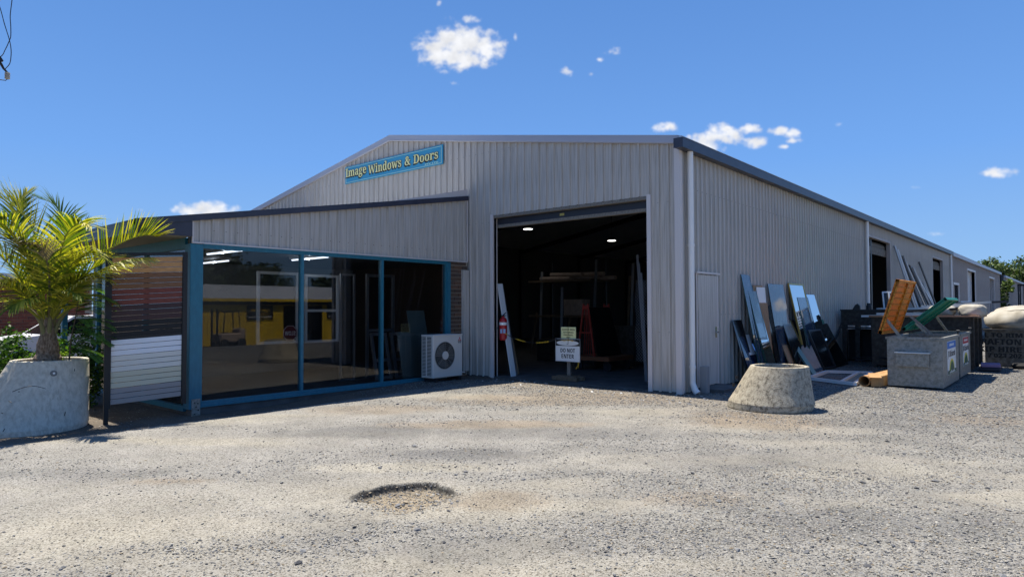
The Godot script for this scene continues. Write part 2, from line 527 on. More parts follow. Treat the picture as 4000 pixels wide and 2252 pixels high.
func gravel_share(x: float, z: float) -> float:   # loose stone against fine dust
	var a := x * 0.758 - z * 0.652
	var b := x * 0.652 + z * 0.758
	var s := 0.5 + 0.75 * nz.get_noise_2d(a * 16.0, b * 60.0) + 0.3 * nz2.get_noise_2d(a * 30.0 + 50.0, b * 90.0)
	s += 0.35 * smoothstep(-7.0, -9.5, z) + 0.18 * smoothstep(-4.0, -1.0, x) - 0.25 * smoothstep(-6.0, -9.0, x) * smoothstep(-6.5, -4.0, z)
	return clampf(s, 0.0, 1.0)

var TONES := [lin(112, 113, 115), lin(158, 141, 118), lin(184, 180, 168)]
const PATCHES := [[-6.56, -5.0, 1.3, 0.4, 0, 0.6], [-4.87, -4.85, 0.9, 0.28, 0, 0.65], [-4.77, -6.48, 1.5, 0.5, 0, 0.45], [-2.55, -6.42, 1.4, 0.45, 0, 0.4], [-1.74, -9.92, 1.6, 0.8, 0, 0.45], [-1.07, -5.16, 1.0, 0.4, 0, 0.45], [-2.83, -3.04, 0.7, 0.25, 0, 0.5],
	[-5.84, -6.28, 1.4, 0.35, 1, 0.55], [-7.9, -6.25, 1.2, 0.5, 1, 0.45], [-6.5, -8.83, 2.2, 0.8, 1, 0.5], [-3.34, -8.85, 1.0, 0.8, 1, 0.6], [-3.46, -3.86, 0.5, 0.3, 1, 0.45], [-2.36, -4.88, 0.5, 0.25, 1, 0.4], [-1.01, -10.78, 0.9, 0.5, 1, 0.45], [-6.09, -2.45, 0.5, 0.1, 1, 0.5],
	[-4.8, -4.15, 1.0, 0.22, 2, 0.7], [-9.2, -3.9, 1.4, 0.4, 2, 0.6], [-4.66, -1.5, 1.2, 0.3, 2, 0.5], [-1.48, -6.66, 1.0, 0.4, 2, 0.5], [-7.01, -2.03, 1.2, 0.22, 0, 0.35]]

func ground_tone(x: float, z: float) -> Color:
	var g := gravel_share(x, z)
	var grey := lin(156, 155, 151)
	var dust := lin(178, 174, 163)
	var seal := lin(164, 163, 160)
	var tan_ := lin(164, 150, 130)
	var left := smoothstep(-3.0, -7.0, x + 0.5 * z + 1.5) * smoothstep(-9.0, -6.0, z)
	var c := dust.lerp(grey, smoothstep(0.25, 0.72, g))
	c = c.lerp(seal, 0.85 * left * smoothstep(-0.1, 0.3, g))
	var door := smoothstep(-8.8, -10.0, z) * smoothstep(-3.5, -5.0, x) * smoothstep(-12.0, -10.5, z)
	c = c.lerp(tan_, 0.55 * door)
	var cone := exp(-pow(Vector2(x + 3.4, z + 9.2).length() / 1.1, 2.0))
	c = c.lerp(tan_, 0.6 * cone * (0.6 + 0.6 * nz.get_noise_2d(x * 90.0, z * 90.0)))
	c = c.lerp(lin(130, 128, 124), 0.5 * smoothstep(-10.5, -13.0, z) * smoothstep(-5.5, -4.0, x))
	# patches seen in the yard: [x, z, half length along the wheel tracks, half width, tone, strength]
	var a := x * 0.758 - z * 0.652
	var b := x * 0.652 + z * 0.758
	var wob := 0.5 * nz.get_noise_2d(x * 110.0, z * 110.0) + 0.3 * nz2.get_noise_2d(x * 330.0, z * 330.0)
	for p in PATCHES:
		var da: float = (a - (p[0] * 0.758 - p[1] * 0.652)) / p[2]
		var db: float = (b - (p[0] * 0.652 + p[1] * 0.758)) / p[3]
		var q := da * da + db * db
		if q > 2.5: continue
		var w: float = smoothstep(1.3, 0.2, q + 0.9 * wob) * p[5]
		c = c.lerp(TONES[p[4]], w)
	c = c.lerp(lin(116, 117, 120), 0.85 * smoothstep(1.2, 3.2, x + 0.6 * nz.get_noise_2d(x * 60.0, z * 60.0)))
	var hl := hole(x, z)
	c = c.lerp(lin(170, 156, 132), 0.85 * smoothstep(0.5, 0.9, hl))
	# the broken bitumen edge of the pothole, and brown soil darkened in colour to deepen the shade under the eaves
	var rim := smoothstep(0.03, 0.2, hl) * smoothstep(0.95, 0.6, hl) * smoothstep(-0.1, 0.4, Vector2(x + 4.1, z + 3.47).normalized().dot(Vector2(-0.72, -0.69)))
	c = c.lerp(lin(52, 50, 48), 0.9 * rim)
	var soil_shade := smoothstep(-9.1, -9.7, x + 0.25 * nz.get_noise_2d(x * 150.0, z * 150.0)) * smoothstep(-11.5, -10.4, z)
	soil_shade = maxf(soil_shade, smoothstep(-10.15, -10.4, z + 0.1 * nz.get_noise_2d(x * 150.0, z * 150.0)) * smoothstep(-4.6, -5.2, x))
	c = c.lerp(lin(104, 90, 76), 0.8 * soil_shade)
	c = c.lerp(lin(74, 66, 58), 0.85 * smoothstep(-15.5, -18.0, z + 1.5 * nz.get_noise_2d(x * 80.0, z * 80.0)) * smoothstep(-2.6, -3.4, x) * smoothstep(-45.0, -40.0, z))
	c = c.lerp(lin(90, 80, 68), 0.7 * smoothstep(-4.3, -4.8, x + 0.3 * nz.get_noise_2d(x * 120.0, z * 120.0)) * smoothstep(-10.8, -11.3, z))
	var m := 0.9 + 0.22 * nz.get_noise_2d(x * 120.0 + 7.0, z * 120.0)
	m *= 0.82
	return Color(c.r * m, c.g * m, c.b * m)

func lines(stops: Array) -> PackedFloat32Array:   # [[end, step], ...] from the first number on
	var out := PackedFloat32Array([stops[0]])
	var x: float = stops[0]
	for k in range(1, stops.size()):
		var n: int = maxi(1, int(ceil(absf(stops[k][0] - x) / stops[k][1])))
		var from := x
		for i in n: out.append(lerpf(from, stops[k][0], float(i + 1) / n))
		x = stops[k][0]
	return out

func make_ground():
	var xs := lines([-900.0, [-200.0, 100.0], [-60.0, 20.0], [-24.0, 4.0], [-13.0, 0.3], [-4.65, 0.08], [-3.3, 0.013], [2.0, 0.09], [20.0, 1.5], [80.0, 15.0], [300.0, 60.0], [900.0, 200.0]])
	var zs := lines([900.0, [100.0, 100.0], [10.0, 10.0], [1.5, 0.8], [-2.9, 0.09], [-4.05, 0.013], [-12.0, 0.08], [-24.0, 0.3], [-60.0, 3.0], [-200.0, 20.0], [-900.0, 100.0]])
	var nx := xs.size()
	var nzn := zs.size()
	var v := PackedVector3Array(); v.resize(nx * nzn)
	var c := PackedColorArray(); c.resize(nx * nzn)
	var t := PackedVector2Array(); t.resize(nx * nzn)
	var nn := PackedVector3Array(); nn.resize(nx * nzn)
	for j in nzn:
		for i in nx:
			var k := j * nx + i
			v[k] = Vector3(xs[i], ground_y(xs[i], zs[j]), zs[j])
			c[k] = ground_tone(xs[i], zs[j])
			t[k] = Vector2(xs[i], zs[j]) * 0.55
	for j in nzn:
		for i in nx:
			var l := v[j * nx + maxi(i - 1, 0)]; var r := v[j * nx + mini(i + 1, nx - 1)]
			var b := v[maxi(j - 1, 0) * nx + i]; var f := v[mini(j + 1, nzn - 1) * nx + i]
			nn[j * nx + i] = (r - l).cross(f - b).normalized()
			if nn[j * nx + i].y < 0.0: nn[j * nx + i] = -nn[j * nx + i]
	var idx := PackedInt32Array()
	for j in nzn - 1:
		for i in nx - 1:
			var a := j * nx + i
			idx.append_array([a, a + nx, a + 1, a + 1, a + nx, a + nx + 1])
	var arr := []
	arr.resize(Mesh.ARRAY_MAX)
	arr[Mesh.ARRAY_VERTEX] = v; arr[Mesh.ARRAY_NORMAL] = nn; arr[Mesh.ARRAY_COLOR] = c; arr[Mesh.ARRAY_TEX_UV] = t; arr[Mesh.ARRAY_INDEX] = idx
	var am := ArrayMesh.new()
	am.add_surface_from_arrays(Mesh.PRIMITIVE_TRIANGLES, arr)
	var m := mat("gravel_ground", Color.WHITE, 0.95)
	m.vertex_color_use_as_albedo = true
	m.albedo_texture = grain(0.2, rgb(120, 118, 114), Color.WHITE, 61, FastNoiseLite.TYPE_CELLULAR, 1, 1024, [[0.2, rgb(205, 202, 196)], [0.6, rgb(236, 233, 226)]])
	relief(m, bumps(0.17, 62, FastNoiseLite.TYPE_CELLULAR, 1, 1024), 0.55)
	var o := MeshInstance3D.new()
	o.name = "ground"
	o.mesh = am
	o.material_override = m
	o.set_meta("kind", "structure")
	add_child(o)

func stone_mesh() -> ArrayMesh:
	var m := MB.new()
	var p: Array = [Vector3(0, 0.8, 0.1), Vector3(0.95, 0.15, 0.2), Vector3(0.3, 0.2, 0.9), Vector3(-0.7, 0.3, 0.7), Vector3(-0.95, 0.05, -0.3), Vector3(-0.1, 0.25, -0.95), Vector3(0.75, 0.3, -0.6), Vector3(0.05, -0.6, 0)]
	for k in 6:
		m.to(p[0], p[1 + k], p[1 + (k + 1) % 6], Vector3.ZERO)
		m.to(p[7], p[1 + k], p[1 + (k + 1) % 6], Vector3.ZERO)
	return m.done()

func scatter_stones():
	var mm := MultiMesh.new()
	mm.transform_format = MultiMesh.TRANSFORM_3D
	mm.use_colors = true
	mm.mesh = stone_mesh()
	var xf: Array = []
	var cols: Array = []
	var tones := [lin(138, 138, 136), lin(118, 119, 120), lin(158, 155, 147), lin(100, 101, 103), lin(170, 167, 158), lin(146, 134, 114), lin(72, 73, 76)]
	rng.seed = 77
	var tries := 0
	while xf.size() < 170000 and tries < 600000:
		tries += 1
		var d := 2.6 + 11.5 * pow(rng.randf(), 1.35)
		var a := deg_to_rad(40.7 + rng.randf_range(-56.0, 52.0))
		var x := -sin(a) * d
		var z := -cos(a) * d
		if x < XO + 0.1 and z < ZO + 0.1: continue
		if z < ZF + 0.05 and x < XR: continue
		var g := gravel_share(x, z)
		var h := hole(x, z)
		if rng.randf() > (0.06 + 0.94 * smoothstep(0.35, 0.9, g)) * (1.0 - 0.7 * smoothstep(-3.0, -7.0, x + 0.5 * z + 1.5) * smoothstep(-9.0, -6.0, z)) + 0.8 * h: continue
		var s := 0.0026 + 0.0055 * pow(rng.randf(), 3.5)
		if rng.randf() < 0.01: s *= rng.randf_range(1.6, 2.6)
		s *= 1.0 + 0.05 * d
		if h > 0.2: s *= 1.3
		var b := Basis(Vector3(rng.randf() - 0.5, 1.0, rng.randf() - 0.5).normalized(), rng.randf() * TAU).scaled(Vector3(s * rng.randf_range(0.8, 1.5), s * rng.randf_range(0.5, 1.0), s * rng.randf_range(0.8, 1.5)))
		xf.append(Transform3D(b, Vector3(x, ground_y(x, z) + s * 0.2, z)))
		var c: Color = 0.82 * tones[rng.randi() % 5] if rng.randf() < 0.8 else 0.82 * tones[5 + rng.randi() % 2]
		if s > 0.012: c = tones[[1, 3, 6][rng.randi() % 3]]
		if h > 0.3 and rng.randf() < 0.3: c = tones[5]
		cols.append(c)
	# the side yard, farther off
	tries = 0
	while tries < 90000:
		tries += 1
		var x := rng.randf_range(-4.9, 2.0)
		var z := -11.0 - 14.0 * pow(rng.randf(), 1.2)
		if rng.randf() > smoothstep(-4.9, -2.4, x) + 0.1: continue
		var s := 0.006 + 0.01 * pow(rng.randf(), 3.0)
		if Vector2(x + 3.57, z + 10.03).length() < 0.62: continue
		xf.append(Transform3D(Basis(Vector3.UP, rng.randf() * TAU).scaled(Vector3(s * 1.3, s * 0.7, s)), Vector3(x, ground_y(x, z) + s * 0.2, z)))
		cols.append(0.74 * tones[[0, 1, 2, 3, 5, 6, 0][rng.randi() % 7]])
	mm.instance_count = xf.size()
	for k in xf.size():
		mm.set_instance_transform(k, xf[k])
		mm.set_instance_color(k, cols[k])
	var o := MultiMeshInstance3D.new()
	o.name = "loose_gravel"
	o.multimesh = mm
	var m := mat("stones", Color.WHITE, 0.9)
	m.vertex_color_use_as_albedo = true
	o.material_override = m
	o.set_meta("kind", "stuff")
	o.set_meta("label", "loose grey and tan gravel lying over the yard")
	o.set_meta("category", "gravel")
	add_child(o)

# ---------------------------------------------------------------- buildings
const RIB := [[0.0, 0.0], [0.042, 0.0], [0.047, 0.0025], [0.056, 0.0025], [0.061, 0.0], [0.084, 0.0], [0.089, 0.0025], [0.098, 0.0025], [0.103, 0.0], [0.142, 0.0], [0.152, 0.036], [0.184, 0.036]]

func rib_line(s0: float, s1: float) -> Array:   # [along, out] of the ribbed profile between two places
	var out: Array = []
	var depth := func(s: float) -> float:
		var q := fposmod(s, PITCH)
		for i in RIB.size():
			var a: Array = RIB[i]
			var b: Array = RIB[i + 1] if i + 1 < RIB.size() else [PITCH, 0.0]
			if q >= a[0] and q <= b[0]: return lerpf(a[1], b[1], (q - a[0]) / maxf(1e-5, b[0] - a[0]))
		return 0.0
	out.append([s0, depth.call(s0)])
	for k in range(int(floor(s0 / PITCH)), int(ceil(s1 / PITCH)) + 1):
		for p in RIB:
			var s: float = k * PITCH + p[0]
			if s > s0 + 1e-4 and s < s1 - 1e-4: out.append([s, p[1]])
	out.append([s1, depth.call(s1)])
	return out

# ribbed sheets on an upright wall: at + u * s, out along n; each sheet four ribs wide and a part of its own
func sheets(parent: Node, at: Vector3, u: Vector3, n: Vector3, s0: float, s1: float, low: Callable, high: Callable, m: Material, coarse := 4):
	var w := PITCH * coarse
	var k := int(floor(s0 / w))
	while k * w < s1 - 1e-3:
		var a := maxf(s0, k * w)
		var b := minf(s1, (k + 1) * w)
		k += 1
		if b - a < 0.01: continue
		var mb := MB.new()
		var line := rib_line(a, b)
		for i in line.size() - 1:
			var p: Array = line[i]
			var q: Array = line[i + 1]
			var pb: Vector3 = at + u * p[0] + n * p[1]
			var qb: Vector3 = at + u * q[0] + n * q[1]
			var f0 := pb + Vector3(0, low.call(p[0]), 0); var f1 := qb + Vector3(0, low.call(q[0]), 0)
			var f2 := qb + Vector3(0, high.call(q[0]), 0); var f3 := pb + Vector3(0, high.call(p[0]), 0)
			mb.qo(f0, f1, f2, f3, (pb + qb) * 0.5 + Vector3(0, (low.call(p[0]) + high.call(p[0])) * 0.5, 0) - n)
		part("cladding_sheet", mb, m, parent)

func screws(parent: Node, at: Vector3, u: Vector3, n: Vector3, s0: float, s1: float, heights: Callable, m: Material):
	var mb := MB.new()
	for k in range(int(ceil(s0 / PITCH)), int(s1 / PITCH)):
		var s := k * PITCH + 0.17
		for y in heights.call(s):
			var p := at + u * s + n * 0.037 + Vector3(0, y, 0)
			mb.box(p, Vector3(0.01, 0.01, 0.01))
	if mb.v.size() > 0:
		var o := part("fixing_screws", mb, m, parent)
		o.set_meta("kind", "stuff")

func const_y(y: float) -> Callable:
	return func(_s: float) -> float: return y

func gable_y(x: float) -> float:
	return EAVE + (APEX - EAVE) * (1.0 - absf(x - RX) / (XR - RX))

func wall_with_gaps(mb: MB, along_z: bool, fixed0: float, fixed1: float, a: float, b: float, top: float, gaps: Array):   # gaps: [from, to, low, high]
	var cuts: Array = [a]
	for g in gaps: cuts.append_array([g[0], g[1]])
	cuts.append(b)
	var put := func(p: float, q: float, y0: float, y1: float):
		if absf(q - p) < 1e-3 or y1 - y0 < 1e-3: return
		if along_z: mb.bx(fixed0, fixed1, y0, y1, p, q)
		else: mb.bx(p, q, y0, y1, fixed0, fixed1)
	for k in range(0, cuts.size(), 2): put.call(cuts[k], cuts[k + 1], -0.3, top)
	for g in gaps:
		put.call(g[0], g[1], -0.3, g[2])
		put.call(g[0], g[1], g[3], top)

func make_shed():
	var cl: Material = mats["cladding"]
	var cs: Material = mats["cladding_side"]
	var t := thing("metal_shed", "large grey ribbed metal shed with a wide open doorway and blue sign", "building", Vector3(XR, 0, ZF))
	# linings: closed walls with openings
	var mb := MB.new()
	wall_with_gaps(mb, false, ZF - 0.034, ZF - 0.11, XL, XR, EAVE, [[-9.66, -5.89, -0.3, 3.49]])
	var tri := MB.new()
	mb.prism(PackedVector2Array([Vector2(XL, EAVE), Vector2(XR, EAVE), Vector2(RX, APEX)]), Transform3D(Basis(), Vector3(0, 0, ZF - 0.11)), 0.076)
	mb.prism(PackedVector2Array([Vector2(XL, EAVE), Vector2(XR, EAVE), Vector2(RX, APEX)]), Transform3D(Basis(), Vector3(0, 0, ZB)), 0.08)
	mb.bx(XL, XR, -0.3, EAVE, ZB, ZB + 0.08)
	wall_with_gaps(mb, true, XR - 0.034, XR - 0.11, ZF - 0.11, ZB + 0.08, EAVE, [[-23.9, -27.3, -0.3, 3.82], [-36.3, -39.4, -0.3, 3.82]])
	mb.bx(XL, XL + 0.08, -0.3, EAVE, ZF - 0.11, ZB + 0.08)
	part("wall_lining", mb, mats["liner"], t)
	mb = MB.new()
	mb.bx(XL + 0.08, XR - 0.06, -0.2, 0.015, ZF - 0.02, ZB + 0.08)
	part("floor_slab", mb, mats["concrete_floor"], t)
	# ribbed sheets: front above and beside the doorway, then the long side
	var fa := Vector3(0, 0, ZF - 0.03)
	var u := Vector3(1, 0, 0)
	var n := Vector3(0, 0, 1)
	var gt := func(s: float) -> float: return gable_y(s) - 0.01
	sheets(t, fa, u, n, XL + 0.02, -9.74, const_y(0.0), gt, cl)
	sheets(t, fa, u, n, -9.74, -5.83, const_y(3.5), gt, cl)
	sheets(t, fa, u, n, -5.83, XR - 0.1, const_y(0.0), gt, cl)
	screws(t, fa, u, n, XL, XR - 0.1, func(s: float) -> Array:
		var out: Array = []
		for y in [1.05, 3.35, 4.9]:
			if y < gable_y(s) - 0.15 and (y > 3.5 or s < -9.75 or s > -5.85): out.append(y)
		return out, mats["steel_dark"])
	var sa := Vector3(XR - 0.03, 0, 0)
	u = Vector3(0, 0, -1)
	n = Vector3(1, 0, 0)
	var top := const_y(EAVE - 0.12)
	sheets(t, sa, u, n, 10.7, 23.88, const_y(0.0), top, cs)
	sheets(t, sa, u, n, 23.88, 27.32, const_y(3.82), top, cs)
	sheets(t, sa, u, n, 27.32, 36.28, const_y(0.0), top, cs)
	sheets(t, sa, u, n, 36.28, 39.42, const_y(3.82), top, cs)
	sheets(t, sa, u, n, 39.42, 41.98, const_y(0.0), top, cs)
	screws(t, sa, u, n, 10.8, 23.8, func(_s: float) -> Array: return [1.35, 3.6], mats["steel_dark"])
	# roof
	mb = MB.new()
	for sg in [-1.0, 1.0]:
		var e := Vector3(RX + sg * (XR - RX + 0.05), EAVE - 0.01, 0)
		var r := Vector3(RX, APEX, 0)
		var along := (r - e)
		var up := Vector3(-along.y, along.x, 0).normalized() * 0.06
		if up.y < 0: up = -up
		var o := (e + r) * 0.5 + up * 0.5 + Vector3(0, 0, (ZF + ZB) * 0.5)
		var p: Array = []
		for zz in [ZF + 0.02, ZB]: p.append_array([e + Vector3(0, 0, zz), r + Vector3(0, 0, zz), r + up + Vector3(0, 0, zz), e + up + Vector3(0, 0, zz)])
		mb.qo(p[0], p[1], p[2], p[3], o); mb.qo(p[4], p[5], p[6], p[7], o)
		mb.qo(p[0], p[1], p[5], p[4], o); mb.qo(p[3], p[2], p[6], p[7], o)
		mb.qo(p[0], p[3], p[7], p[4], o)
	part("roof_sheeting", mb, mats["roofing"], t)
	for sg in [-1.0, 1.0]:
		mb = MB.new()
		var e := Vector3(RX + sg * (XR - RX), EAVE, ZF + 0.03)
		var r := Vector3(RX, APEX, ZF + 0.03)
		var q: Array = []
		for zz in [0.0, -0.055]:
			for y in [-0.085, 0.065]:
				q.append(e + Vector3(0, y, zz)); q.append(r + Vector3(0, y, zz))
		var o := (e + r) * 0.5 + Vector3(0, -0.01, -0.027)
		mb.qo(q[0], q[1], q[3], q[2], o); mb.qo(q[4], q[5], q[7], q[6], o)
		mb.qo(q[0], q[1], q[5], q[4], o); mb.qo(q[2], q[3], q[7], q[6], o); mb.qo(q[0], q[2], q[6], q[4], o)
		var z0 := 0.004
		mb.quad(e + Vector3(0, -0.09, z0), e + Vector3(0, -0.07, z0 + 0.012), r + Vector3(0, -0.07, z0 + 0.012), r + Vector3(0, -0.09, z0))
		part("barge_capping", mb, mats["barge"], t)
	# corner flashing and door trims
	mb = MB.new()
	mb.bx(XR - 0.1, XR + 0.004, -0.03, EAVE - 0.1, ZF - 0.004, ZF + 0.012)
	mb.bx(XR - 0.012, XR + 0.004, -0.03, EAVE - 0.16, ZF - 0.004, ZF - 0.11)
	part("corner_flashing", mb, mats["flashing"], t)
	for x in [-9.74, -5.91]:
		mb = MB.new()
		mb.bx(x, x + 0.08, -0.02, 3.52, ZF - 0.14, ZF + 0.008)
		part("door_jamb", mb, mats["flashing"], t)
	mb = MB.new()
	mb.bx(-9.66, -5.91, 3.44, 3.5, ZF - 0.16, ZF - 0.02)
	part("door_head", mb, mats["grey_timber"], t)
	# rolled-up roller shutter under the head
	var rs := MB.new()
	rs.bx(-9.64, -5.93, 3.3, 3.435, ZF - 0.2, ZF - 0.13)
	part("roller_curtain", rs, mat("curtain", rgb(34, 36, 46), 0.5), t)
	rs = MB.new()
	rs.bx(-9.64, -5.93, 3.235, 3.298, ZF - 0.22, ZF - 0.12)
	part("roller_bottom_rail", rs, mats["grey_timber"], t)
	rs = MB.new()
	rs.bx(-7.95, -7.84, 3.34, 3.39, ZF - 0.129, ZF - 0.124)
	part("maker_plate", rs, mats["gold"], t)
	# gutter, downpipes
	mb = MB.new()
	mb.bx(XR + 0.002, XR + 0.15, EAVE - 0.19, EAVE - 0.185, -10.43, ZB)
	mb.bx(XR + 0.145, XR + 0.15, EAVE - 0.185, EAVE - 0.02, -10.43, ZB)
	mb.bx(XR + 0.002, XR + 0.008, EAVE - 0.185, EAVE - 0.03, -10.43, ZB)
	mb.bx(XR - 0.02, XR + 0.15, EAVE - 0.19, EAVE - 0.02, -10.425, -10.42)
	mb.tube([Vector3(XR + 0.148, EAVE - 0.02, -10.43), Vector3(XR + 0.148, EAVE - 0.02, ZB)], 0.008, -1, 6)
	part("gutter", mb, mats["fascia"], t)
	for z in [-10.86, -23.55, -41.6]:
		mb = MB.new()
		var x := XR + 0.075
		mb.tube([Vector3(x, EAVE - 0.19, z), Vector3(x, 0.25, z)], 0.052, -1, 16)
		mb.tube([Vector3(x, 0.27, z), Vector3(x, 0.16, z), Vector3(x + 0.05, 0.05, z + 0.02), Vector3(x + 0.11, -0.01, z + 0.03)], 0.054, 0.058, 16, false)
		var dp := part("downpipe", mb, mats["pipe"], t)
		for y in [0.42, 2.55]:
			mb = MB.new()
			mb.lathe(Vector3(x, y, z), [Vector2(0.0525, 0), Vector2(0.06, 0.004), Vector2(0.06, 0.05), Vector2(0.0525, 0.054)], 16)
			part("pipe_collar", mb, mats["pipe"], dp)
	# personnel door in the side wall
	mb = MB.new()
	mb.bx(XR + 0.002, XR + 0.018, 0.06, 2.08, -11.24, -12.07)
	var d := part("side_door", mb, mats["cladding_side"], t)
	mb = MB.new()
	mb.bx(XR + 0.0, XR + 0.012, 0.0, 2.13, -11.19, -11.225)
	mb.bx(XR + 0.0, XR + 0.012, 0.0, 2.13, -12.085, -12.12)
	mb.bx(XR + 0.0, XR + 0.04, 2.1, 2.135, -11.17, -12.16)
	part("door_frame", mb, mats["flashing"], d)
	mb = MB.new()
	mb.tube([Vector3(XR + 0.02, 1.02, -11.99), Vector3(XR + 0.07, 1.02, -11.99), Vector3(XR + 0.075, 1.02, -11.87)], 0.011, -1, 8)
	mb.bx(XR + 0.018, XR + 0.024, 0.92, 1.12, -11.96, -12.02)
	part("door_handle", mb, mats["chrome"], d)
	mb = MB.new()
	mb.bx(XR - 0.005, XR + 0.5, -0.05, 0.045, -11.2, -12.12)
	part("door_step", mb, mats["concrete_floor"], t)
	# roller door reveals on the side
	for g in [[-23.9, -27.3], [-36.3, -39.4]]:
		mb = MB.new()
		mb.bx(XR - 0.12, XR + 0.006, 0.0, 3.86, g[0] + 0.03, g[0] - 0.05)
		mb.bx(XR - 0.12, XR + 0.006, 0.0, 3.86, g[1] + 0.05, g[1] - 0.03)
		mb.bx(XR - 0.12, XR + 0.006, 3.8, 3.88, g[0] - 0.05, g[1] + 0.05)
		part("door_reveal", mb, mats["far_cladding"], t)
		mb = MB.new()
		mb.tube([Vector3(XR - 0.33, 3.62, g[0] - 0.06), Vector3(XR - 0.33, 3.62, g[1] + 0.06)], 0.17, -1, 18)
		mb.bx(XR - 0.16, XR - 0.13, 3.3, 3.55, g[0] - 0.06, g[1] + 0.06)
		part("rolled_shutter", mb, mats["skip_grey"], t)
	# the sign board
	var s := thing("sign_board", "blue sign reading Image Windows & Doors high on shed gable", "sign", Vector3(-13.12, 5.085, ZF + 0.02))
	mb = MB.new()
	mb.bx(-15.04, -11.21, 4.845, 5.305, ZF + 0.004, ZF + 0.03)
	part("board", mb, mat("sign_blue", rgb(52, 142, 178), 0.45), s)
	mb = MB.new()
	var z1 := ZF + 0.03
	for b in [[-15.0, -11.25, 5.268, 5.277], [-15.0, -11.25, 4.873, 4.882], [-15.0, -14.99, 4.882, 5.268], [-11.26, -11.25, 4.882, 5.268]]: mb.bx(b[0], b[1], b[2], b[3], z1, z1 + 0.004)
	part("painted_border", mb, mat("pale_green", rgb(188, 222, 196), 0.5), s)
	var words := [["Image", -15.0, -14.1, 4.955, 5.25], ["Windows", -14.02, -12.69, 4.985, 5.225], ["&", -12.555, -12.34, 4.99, 5.21], ["Doors", -12.23, -11.36, 4.99, 5.205]]
	for w in words:
		var mid := Vector3((w[1] + w[2]) * 0.5, (w[3] + w[4]) * 0.5, z1 + 0.001)
		var size := Vector2(w[2] - w[1], w[4] - w[3])
		var k := 0
		for off in [Vector2(0.011, 0.006), Vector2(-0.012, 0.01), Vector2(0.008, -0.014), Vector2(-0.014, -0.012), Vector2(-0.024, -0.024), Vector2(-0.034, -0.035)]:
			lettering("letter_shadows", w[0], mid + Vector3(off.x, off.y, 0.0008 * (5 - k)), Vector3.RIGHT, Vector3.UP, size.x, size.y, 0.003, mats["black"], s, "Droid Serif")
			k += 1
		lettering("letters", w[0], mid + Vector3(0, 0, 0.008), Vector3.RIGHT, Vector3.UP, size.x, size.y, 0.006, mats["cream_sign"], s, "Droid Serif")
	lettering("small_letters", "PTY", Vector3(-11.72, 4.915, z1 + 0.002), Vector3.RIGHT, Vector3.UP, 0.2, 0.034, 0.004, mats["pale_green"], s)
	lettering("small_letters", "LTD", Vector3(-11.47, 4.915, z1 + 0.002), Vector3.RIGHT, Vector3.UP, 0.2, 0.034, 0.004, mats["pale_green"], s)

